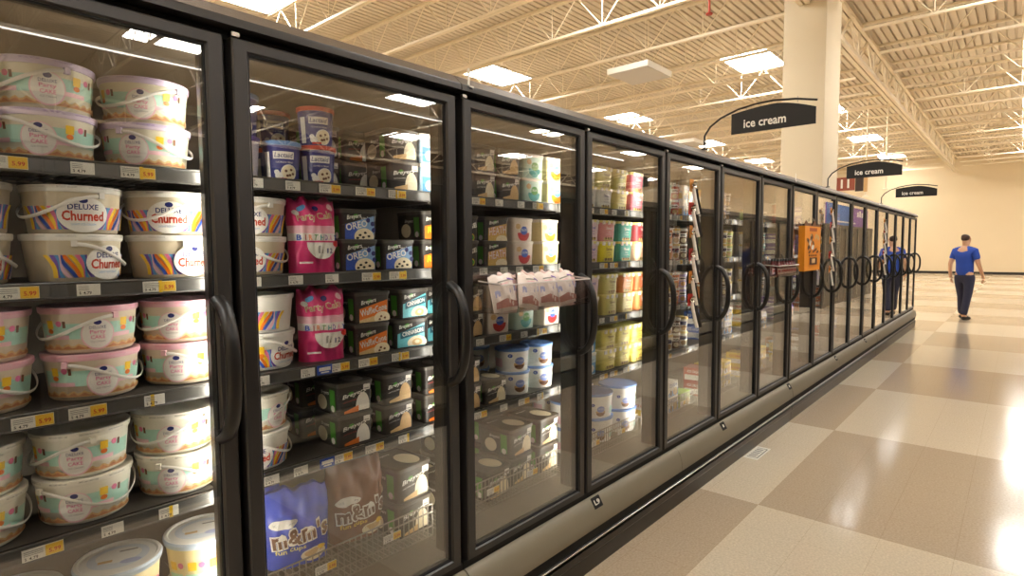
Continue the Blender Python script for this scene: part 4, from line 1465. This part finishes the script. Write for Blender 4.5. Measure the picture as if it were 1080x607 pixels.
mixed(3, 3, [(0.24, 'pint_white', 2), (0.35, 'pint_orange', 2), (0.46, 'pint_white', 2), (0.57, 'pint_brown', 2), (0.68, 'pint_white', 2)])
mixed(3, 4, [(0.30, 'box_white', 1), (0.48, 'box_white', 2), (0.66, 'box_lime', 1)])
mixed(4, 0, [(0.30, 'box_yellow', 2), (0.50, 'box_purple', 2), (0.66, 'pint_black', 2)])
mixed(4, 1, [(0.28, 'pint_lime', 2), (0.39, 'pint_yellow', 2), (0.50, 'pint_lime', 2), (0.61, 'pint_white', 2), (0.72, 'pint_lime', 2)])
mixed(4, 2, [(0.28, 'pint_orange', 2), (0.39, 'pint_white', 2), (0.50, 'pint_orange', 2), (0.61, 'pint_brown', 2), (0.72, 'pint_white', 2)])
mixed(4, 3, [(0.30, 'box_blue', 2), (0.48, 'box_blue', 2), (0.66, 'box_white', 2)])
mixed(4, 4, [(0.30, 'box_red', 2), (0.48, 'box_yellow', 2), (0.66, 'box_yellow', 2)])
mixed(5, 0, [(0.32, 'pint_lime', 1), (0.45, 'pint_white', 1), (0.58, 'pint_lime', 1), (0.71, 'pint_black', 1)])
mixed(5, 1, [(0.32, 'pint_white', 2), (0.45, 'pint_navy', 2), (0.58, 'pint_white', 2), (0.70, 'pint_teal', 2)])
mixed(5, 2, [(0.32, 'pint_white', 2), (0.45, 'pint_lime', 2), (0.58, 'pint_white', 2), (0.70, 'pint_black', 2)])
mixed(5, 3, [(0.34, 'box_white', 2), (0.52, 'box_aqua', 2), (0.70, 'box_white', 1)])
mixed(5, 4, [(0.34, 'box_yellow', 2), (0.52, 'box_blue', 1), (0.70, 'box_yellow', 2)])
pk = ['pint_white', 'pint_lime', 'pint_orange', 'pint_teal', 'pint_yellow', 'pint_lilac', 'pint_brown', 'pint_red']
bk_ = ['box_white', 'box_aqua', 'box_orange', 'box_lime', 'box_blue', 'box_red', 'box_yellow', 'box_purple', 'box_brown']
for door in range(6, 12):
    for s in range(5):
        q = random.choice(bk_ if (s + door) % 2 else pk)
        r_ = random.choice(bk_ if (s + door) % 3 else pk)
        mixed(door, s, [(0.36, q, 2), (0.54, r_, 2), (0.70, q, 1)])

# ---------------------------------------------------------------- things hung on the doors
def tray(x0, x1, z0, z1, label, dpth=0.115):
    root = empty('door_tray', ((x0 + x1) / 2, 0.0, z0))
    w, h = (x1 - x0) / 2, z1 - z0
    b = MB()
    t = 0.003
    yb, yf = -0.004, -dpth
    b.box(-w, w, yf, yb, 0, t, CLEAR)
    b.box(-w, w, yf - t, yf, 0, h * 0.86, CLEAR)
    b.box(-w, w, yb - t, yb, 0, h, CLEAR)
    for s in (-1, 1):
        b.box(s * w - t, s * w + t, yf, yb, 0, h * 0.93, CLEAR)
    b.obj('tray_shell', root)
    b = MB()
    RIM = mat('tray_rim', (222, 214, 210), 0.2, vary=0)
    b.bar((-w, yf - 0.002, h * 0.86), (w, yf - 0.002, h * 0.86), 0.003, RIM, 6)
    for s in (-1, 1):
        b.bar((s * w, yf - 0.002, h * 0.86), (s * w, yb, h * 0.95), 0.003, RIM, 6)
    b.obj('rolled_rim', root)
    b = MB()
    for s in (-0.6, 0.6):
        b.lathe([(0.016, 0), (0.012, 0.006), (0.0, 0.008)], CLEAR, 14)
        k = len(b.v) - 3 * 14
        for q in range(k, len(b.v)):
            x, y, z = b.v[q]
            b.v[q] = (x + s * w, -0.0005 - 0.0 - z * 0.4, h * 0.7 + y)
    b.obj('suction_cup', root)
    tag(root, label, 'tray')
    return root
tray(0.862, 1.415, 1.272, 1.392, 'clear plastic tray of pink pouches stuck to the outside of the third freezer door')
tray(3.98, 4.53, 1.275, 1.375, 'clear plastic tray of dark syrup bottles stuck to the seventh freezer door', 0.10)

def small_pouch_mesh(c1, seed):
    rnd = random.Random(seed)
    b = MB()
    w, h, t = 0.115, 0.135, 0.022
    NU, NV = 14, 14
    ph = [rnd.uniform(0, 6) for _ in range(5)]
    for sg in (-1, 1):
        for j in range(NV):
            vs, fs = [], []
            for v in (j / NV, (j + 1) / NV):
                for i in range(NU + 1):
                    u = -1 + 2 * i / NU
                    bulge = max(0, 1 - u * u) ** 0.6 * max(0, 1 - (2 * v - 1) ** 4) ** 0.8
                    cr = 0.004 * math.sin(7 * u + 9 * v + ph[0]) * bulge + 0.003 * math.sin(15 * u - 6 * v + ph[1]) * bulge
                    vs.append((u * w / 2, sg * (t * bulge + 0.0006) + cr, h * v + 0.004 * math.sin(6 * u + ph[2]) * v))
            for i in range(NU):
                q = (i, i + 1, NU + 2 + i, NU + 1 + i)
                fs.append(q if sg < 0 else q[::-1])
            b.add(vs, fs, c1)
    d = Decal(b, lambda u, v, q: (u, -t * max(0, 1 - (2 * u / w) ** 2) ** 0.6 * max(0, 1 - (2 * v / h - 1) ** 4) ** 0.8 - 0.006 - q, v))
    d.band([(-0.05, 0.052), (0.05, 0.070)], [(-0.05, 0.076), (0.05, 0.092)], mat('pouch_lilac', (176, 178, 216), 0.4, vary=0))
    d.rect(-0.034, 0.030, 0.104, 0.109, GRY, lean=0.1, n=4)
    d.rect(-0.030, 0.010, 0.096, 0.099, LPNK, lean=0.1, n=4)
    d.band([(-0.052, 0.012), (-0.01, 0.014), (0.05, 0.012)], [(-0.052, 0.034), (-0.01, 0.046), (0.05, 0.030)], mat('pouch_rose_brown', (190, 140, 130), 0.4, vary=0.2, scale=90))
    d.rect(0.012, 0.046, 0.114, 0.120, [BRN, PUR][seed % 2], lean=-0.2, n=4)
    return b.mesh('pouch', 60)
PCH = [small_pouch_mesh(mat('pouch_white', (244, 232, 224), 0.3, vary=0.04), 1), small_pouch_mesh(mat('pouch_blush', (236, 204, 198), 0.3, vary=0.04), 2)]
for i in range(8):
    o = bpy.data.objects.new('snack_pouch', PCH[i % 2])
    COL.objects.link(o)
    row = i % 2
    o.location = (0.922 + i * 0.0625, -0.036 - 0.048 * (1 - row), 1.2765)
    o.rotation_euler = (R(-6 if row else -12), R(random.uniform(-12, 12)), R(random.uniform(-8, 8)))
    tag(o, 'pale pink snack pouch, %s along the clear tray on the third door' % NUM[i], 'pouch', 'pouches in the door tray')
b = MB()
GLB = mat('syrup_maroon', (92, 34, 36), 0.15, vary=0.05)
b.lathe([(0.018, 0), (0.021, 0.004), (0.021, 0.075), (0.017, 0.092), (0.009, 0.112), (0.009, 0.122)], GLB, 16, cap1=True)
BOT = b
d = Decal(b, lambda u, v, q: ((0.021 + q) * math.sin(u / 0.021), -(0.021 + q) * math.cos(u / 0.021), v))
d.rect(-0.024, 0.024, 0.018, 0.062, mat('bottle_label', (226, 180, 170), 0.5, vary=0), n=8)
d.rect(-0.018, 0.018, 0.036, 0.050, RED, n=6)
BODY = b.mesh('bottle_body', 50)
b = MB(); b.lathe([(0.0105, 0.118), (0.0105, 0.134), (0.009, 0.136)], K_, 14); CAPM = b.mesh('cap', 50)
for r in range(2):
    for i in range(7):
        e = empty('syrup_bottle', (4.075 + i * 0.066, -0.074 if r == 0 else -0.030, 1.2785), R(random.uniform(-30, 0)))
        link(BODY, 'bottle_body', e); link(CAPM, 'cap', e)
        tag(e, 'maroon syrup bottle with dark cap, %s in the %s row of the seventh-door tray' % (NUM[i], 'front' if r == 0 else 'back'), 'bottle', 'bottles in the door tray')

# orange display box on the seventh door
e = empty('display_box', (5.12, -0.004, 1.292))
OR = mat('display_orange', (236, 146, 30), 0.45, vary=0.04, scale=6)
b = MB(); b.box(-0.26, 0.26, -0.052, 0, 0, 0.40, OR); b.obj('orange_case', e)
b = MB()
vs, fs = [], []
n = 14
top = [(-0.26 + 0.52 * i / n, 0.40 + 0.022 + 0.018 * math.sin(i * 1.7) + 0.012 * math.sin(i * 0.9)) for i in range(n + 1)]
for y in (-0.050, -0.046):
    for x, z in top:
        vs += [(x, y, 0.38), (x, y, z)]
m = 2 * (n + 1)
for i in range(n):
    a = 2 * i
    fs += [(a, a + 2, a + 3, a + 1), (m + a, m + a + 1, m + a + 3, m + a + 2), (a + 1, a + 3, m + a + 3, m + a + 1)]
b.add(vs, fs, BRN)
b.obj('header_card', e)
b = MB()
d = Decal(b, lambda u, v, q: (u, -0.052 - q, v))
d.rect(-0.12, 0.13, 0.355, 0.385, mat('ink_dark_orange', (176, 82, 20), 0.5, vary=0))
rnd = random.Random(4)
for i in range(16):
    x, z = rnd.uniform(-0.2, 0.2), rnd.uniform(0.20, 0.32)
    d.oval(x, z, rnd.uniform(0.02, 0.045), rnd.uniform(0.012, 0.024), [BRN, mat('cocoa_print', (78, 40, 24), 0.5, vary=0), W_, TAN][i % 4], rot=rnd.uniform(-0.6, 0.6), n=8)
for x, z in ((-0.12, .17), (0.02, .175), (0.14, .17), (0.08, .19)):
    d.oval(x, z, 0.04, 0.012, BRN, rot=0.2)
for i in range(4):
    d.rect(-0.14 + i * 0.07, -0.10 + i * 0.07, 0.13, 0.145, MATS['cocoa_print'])
d.rect(-0.12, 0.13, 0.055, 0.118, MATS['cocoa_print'])
d.rect(-0.05, 0.06, 0.068, 0.108, TAN)
b.obj('printed_front', e)
b = MB()
for x in (-0.2, 0.2):
    b.bar((x, -0.01, 0.40), (x, -0.01, 0.47), 0.003, CHROME, 6)
    b.lathe([(0.016, 0), (0.01, 0.006), (0, 0.008)], CLEAR, 12)
    k = len(b.v) - 36
    for q in range(k, len(b.v)):
        X_, Y_, Z_ = b.v[q]
        b.v[q] = (X_ + x, -0.001 - 0.5 * Z_, 0.47 + Y_)
b.obj('suction_hanger', e)
tag(e, 'orange cardboard display box with brown cookie pictures hung on the eighth freezer door', 'display box')

# clip strips hung with carded scoops
b = MB()
SHAFT = MB()
W2 = mat('scoop_white_handle', (240, 232, 222), 0.25, vary=0)
SHAFT.tube([(0, 0, 0.0), (0.006, -0.006, -0.05), (0.020, -0.012, -0.11), (0.034, -0.016, -0.155)], 0.010, W2, 10, flat=(0.011, 0.008))
SH_W = SHAFT.mesh('scoop_handle', 50)
SHAFT = MB()
SHAFT.tube([(0.012, 0.004, -0.01), (0.022, 0.0, -0.06), (0.036, -0.006, -0.115), (0.048, -0.010, -0.155)], 0.010, K_, 10, flat=(0.017, 0.008))
SH_K = SHAFT.mesh('scoop_grip', 50)
SHAFT = MB()
SHAFT.lathe([(0.0, -0.024), (0.012, -0.021), (0.021, -0.010), (0.024, 0.004), (0.022, 0.004), (0.018, -0.010), (0.0, -0.020)], mat('scoop_metal', (214, 208, 200), 0.2, metal=1.0, vary=0), 18, cap0=False, cap1=False)
SCP = SHAFT.mesh('scoop_bowl', 50)
CARDM = {}
for nm, c in (('red', (196, 60, 48)), ('amber', (226, 150, 60))):
    q = MB()
    q.rloft([(-0.0008, 0.026, 0.036, 0.005), (0.0008, 0.026, 0.036, 0.005)], mat('scoop_card_' + nm, c, 0.45, vary=0.05, scale=30), 3)
    dd = Decal(q, lambda u, v, k: (u, -v, -0.0008 - k))
    dd.oval(0, 0.006, 0.016, 0.012, CRM); dd.rect(-0.016, 0.016, -0.026, -0.016, W_)
    CARDM[nm] = q.mesh('header_card', 30)
def strip(x, z0, z1, count, ordn, door):
    yv = -0.010
    e = empty('clip_strip', (x, yv, z1))
    q = MB()
    q.box(-0.010, 0.010, -0.0012, 0.0, z0 - z1, 0.0, CLEAR)
    for i in range(count):
        zz = -0.04 - i * (z1 - z0 - 0.05) / count
        q.tube([(0.0, -0.001, zz), (0.0, -0.012, zz - 0.004), (0.0, -0.016, zz + 0.004)], 0.0014, CHROME, 6)
    q.obj('plastic_strip', e)
    q = MB()
    q.lathe([(0.016, 0), (0.010, 0.007), (0.0, 0.009)], CLEAR, 14)
    for k in range(len(q.v)):
        X_, Y_, Z_ = q.v[k]
        q.v[k] = (X_, 0.0085 - Z_, 0.012 + Y_)
    q.obj('suction_cup', e)
    tag(e, 'clear hanging strip of carded scoops stuck to the %s freezer door' % NUM[door + 1], 'display strip')
    for i in range(count):
        zz = z1 - 0.045 - i * (z1 - z0 - 0.05) / count
        s = empty('ice_cream_scoop', (x + 0.004, yv - 0.022, zz), R(random.uniform(-12, 6)))
        c = link(CARDM['red' if i % 2 else 'amber'], 'header_card', s, (0, 0.004, -0.02)); c.rotation_euler = (R(90), 0, 0)
        link(SH_W, 'scoop_handle', s, (0, -0.006, -0.03)); link(SH_K, 'scoop_grip', s, (0.022, -0.004, -0.03))
        bo = link(SCP, 'scoop_bowl', s, (0, -0.012, -0.02)); bo.rotation_euler = (R(100), 0, 0)
        tag(s, 'white and black handled scoop on %s card, %s down the strip on the %s door' % ('red' if i % 2 else 'amber', NUM[i], NUM[door + 1]), 'scoop', 'scoops on the hanging strips')
strip(2.60, 1.08, 1.93, 6, 0, 3)
strip(M(7) + 0.42, 1.15, 1.93, 5, 1, 7)
strip(M(11) + 0.30, 1.15, 1.93, 5, 2, 11)


# ---------------------------------------------------------------- the shopper in blue, mirrored in the last doors
def skinned(name, pts, edges, rad, m, parent=None, sub=2, root_i=0):
    me = bpy.data.meshes.new(name)
    me.from_pydata(pts, edges, [])
    o = bpy.data.objects.new(name, me)
    COL.objects.link(o)
    sk = o.modifiers.new('Skin', 'SKIN')
    for i, r in enumerate(rad):
        v = me.skin_vertices[0].data[i]
        v.radius = r if isinstance(r, tuple) else (r, r)
        v.use_root = (i == root_i)
    ss = o.modifiers.new('Sub', 'SUBSURF'); ss.levels = sub; ss.render_levels = sub
    dg = bpy.context.evaluated_depsgraph_get(); dg.update()
    nm = bpy.data.meshes.new_from_object(o.evaluated_get(dg))
    o.modifiers.clear()
    o.data = nm
    nm.materials.clear(); nm.materials.append(m)
    nm.shade_smooth()
    bpy.data.meshes.remove(me)
    o.parent = parent
    return o
SKIN = mat('skin', (206, 160, 128), 0.5, vary=0.04)
SHIRT = mat('shirt_blue', (34, 72, 170), 0.75, vary=0.08, scale=14)
JEANS = mat('trousers_navy', (34, 36, 60), 0.8, vary=0.1, scale=20)
HAIR = mat('hair_brown', (58, 38, 26), 0.6, vary=0.2, scale=60)
SHOE = mat('shoe_black', (28, 26, 26), 0.5, vary=0.05)
def person(x, y, rz):
    e = empty('person', (x, y, 0), rz)
    # faces local -Y; pelvis first
    P_ = [(0, 0, 0.95), (0, 0.01, 1.10), (0, 0.015, 1.27), (0, 0.02, 1.42), (0, 0.01, 1.50), (0, -0.005, 1.585), (0, -0.012, 1.665), (0, -0.008, 1.73)]
    R_ = [(0.155, 0.11), (0.135, 0.10), (0.155, 0.11), (0.13, 0.085), 0.055, (0.068, 0.085), (0.076, 0.094), (0.055, 0.066)]
    E_ = [(i, i + 1) for i in range(7)]
    def chain(start, pts, rads):
        prev = start
        for p, r in zip(pts, rads):
            P_.append(p); R_.append(r); E_.append((prev, len(P_) - 1)); prev = len(P_) - 1
        return prev
    hands = []
    for s in (-1, 1):
        sw = -0.06 * s
        chain(0, [(s * 0.095, 0, 0.86), (s * 0.10, -0.02 + sw, 0.50), (s * 0.105, 0.02 + 2.2 * sw, 0.10), (s * 0.11, -0.05 + 2.2 * sw, 0.045), (s * 0.115, -0.13 + 2.2 * sw, 0.035)], [0.092, 0.060, 0.042, 0.044, 0.035])
        w = chain(3, [(s * 0.185, 0.02, 1.41), (s * 0.235, 0.03 - sw, 1.14), (s * 0.25, -0.05 - 1.6 * sw, 0.91), (s * 0.25, -0.065 - 1.6 * sw, 0.85)], [0.060, 0.043, 0.029, (0.022, 0.036)])
        hands.append((s, P_[w]))
    body = skinned('body', P_, E_, R_, SKIN, e)
    for s, w in hands:
        for f, (dy, ln) in enumerate(((-0.026, 0.066), (-0.009, 0.076), (0.009, 0.072), (0.025, 0.058))):
            a = Vector(w) + Vector((0, dy, -0.01))
            skinned('finger', [a, a + Vector((-s * 0.004, -0.004, -0.035)), a + Vector((-s * 0.016, -0.010, -0.035 - ln * 0.5)), a + Vector((-s * 0.030, -0.014, -0.035 - ln * 0.8))], [(0, 1), (1, 2), (2, 3)], [0.0095, 0.009, 0.008, 0.0065], SKIN, e, 1)
        a = Vector(w) + Vector((0, -0.028, 0.03))
        skinned('thumb', [a, a + Vector((-s * 0.010, -0.022, -0.025)), a + Vector((-s * 0.016, -0.030, -0.058))], [(0, 1), (1, 2)], [0.011, 0.010, 0.008], SKIN, e, 1)
    pts = [(0, 0, 0.84), (0, 0.01, 1.10), (0, 0.015, 1.27), (0, 0.02, 1.43), (0, 0.012, 1.53)]
    ed = [(0, 1), (1, 2), (2, 3), (3, 4)]
    rd = [(0.185, 0.145), (0.165, 0.127), (0.178, 0.132), (0.150, 0.108), (0.068, 0.070)]
    for s in (-1, 1):
        sw = -0.06 * s
        n = len(pts)
        pts += [(s * 0.185, 0.02, 1.41), (s * 0.222, 0.026 - sw * 0.6, 1.22)]
        ed += [(3, n), (n, n + 1)]
        rd += [0.075, 0.064]
    skinned('shirt', pts, ed, rd, SHIRT, e)
    pts = [(0, 0, 0.99), (0, 0, 0.92)]
    ed = [(0, 1)]
    rd = [(0.162, 0.118), (0.168, 0.125)]
    for s in (-1, 1):
        sw = -0.06 * s
        n = len(pts)
        pts += [(s * 0.098, 0, 0.82), (s * 0.10, -0.02 + sw, 0.50), (s * 0.105, 0.02 + 2.2 * sw, 0.09)]
        ed += [(1, n), (n, n + 1), (n + 1, n + 2)]
        rd += [0.105, 0.076, 0.064]
    skinned('trousers', pts, ed, rd, JEANS, e)
    for s in (-1, 1):
        sw = -0.06 * s
        skinned('shoe', [(s * 0.107, 0.05 + 2.2 * sw, 0.045), (s * 0.111, -0.05 + 2.2 * sw, 0.05), (s * 0.116, -0.16 + 2.2 * sw, 0.036)], [(0, 1), (1, 2)], [(0.048, 0.044), (0.050, 0.049), (0.040, 0.034)], SHOE, e)
    skinned('hair', [(0, 0.05, 1.60), (0, 0.025, 1.69), (0, 0.005, 1.745)], [(0, 1), (1, 2)], [(0.066, 0.052), (0.086, 0.084), (0.064, 0.074)], HAIR, e)
    b = MB()
    for s in (-1, 1):
        b.lathe([(0.0, -0.006), (0.010, 0), (0.0, 0.006)], W_, 10, s * 0.032, 0)
        for q in range(len(b.v) - 30, len(b.v)):
            X_, Y_, Z_ = b.v[q]
            b.v[q] = (X_, -0.098 + Y_ * 0.5, 1.675 + Z_)
    b.obj('eyes', e, 50)
    skinned('nose', [(0, -0.094, 1.672), (0, -0.112, 1.640), (0, -0.098, 1.628)], [(0, 1), (1, 2)], [0.008, 0.013, 0.010], SKIN, e, 1)
    skinned('mouth', [(-0.022, -0.084, 1.604), (0, -0.092, 1.602), (0.022, -0.084, 1.604)], [(0, 1), (1, 2)], [0.004, 0.006, 0.004], mat('lips', (170, 96, 84), 0.5, vary=0), e, 1)
    for s in (-1, 1):
        skinned('ear', [(s * 0.078, 0.0, 1.69), (s * 0.084, 0.006, 1.665), (s * 0.078, 0.0, 1.638)], [(0, 1), (1, 2)], [0.010, 0.014, 0.009], SKIN, e, 1)
    tag(e, 'person in a blue shirt and dark trousers standing at the far end of the aisle', 'person')
person(14.4, -0.62, R(60))

# ---------------------------------------------------------------- tidy up and light
for k, o in PROTO.items():
    if k not in USED:
        for ch in list(o.children):
            bpy.data.objects.remove(ch)
        bpy.data.objects.remove(o)

w = bpy.data.worlds.new('World')
SC.world = w
w.use_nodes = True
w.node_tree.nodes['Background'].inputs[0].default_value = (1.0, 0.86, 0.66, 1)
w.node_tree.nodes['Background'].inputs[1].default_value = 0.3
SC.view_settings.view_transform = 'Standard'
SC.view_settings.look = 'None'
SC.view_settings.gamma = 1.0
SC.view_settings.use_curve_mapping = False
SC.view_settings.exposure = 0.22
SC.cycles.max_bounces = 8
SC.cycles.diffuse_bounces = 4
SC.cycles.glossy_bounces = 4
SC.cycles.transparent_max_bounces = 24
SC.cycles.use_denoising = True
SC.cycles.sample_clamp_indirect = 8
SC.cycles.caustics_reflective = False
SC.cycles.caustics_refractive = False
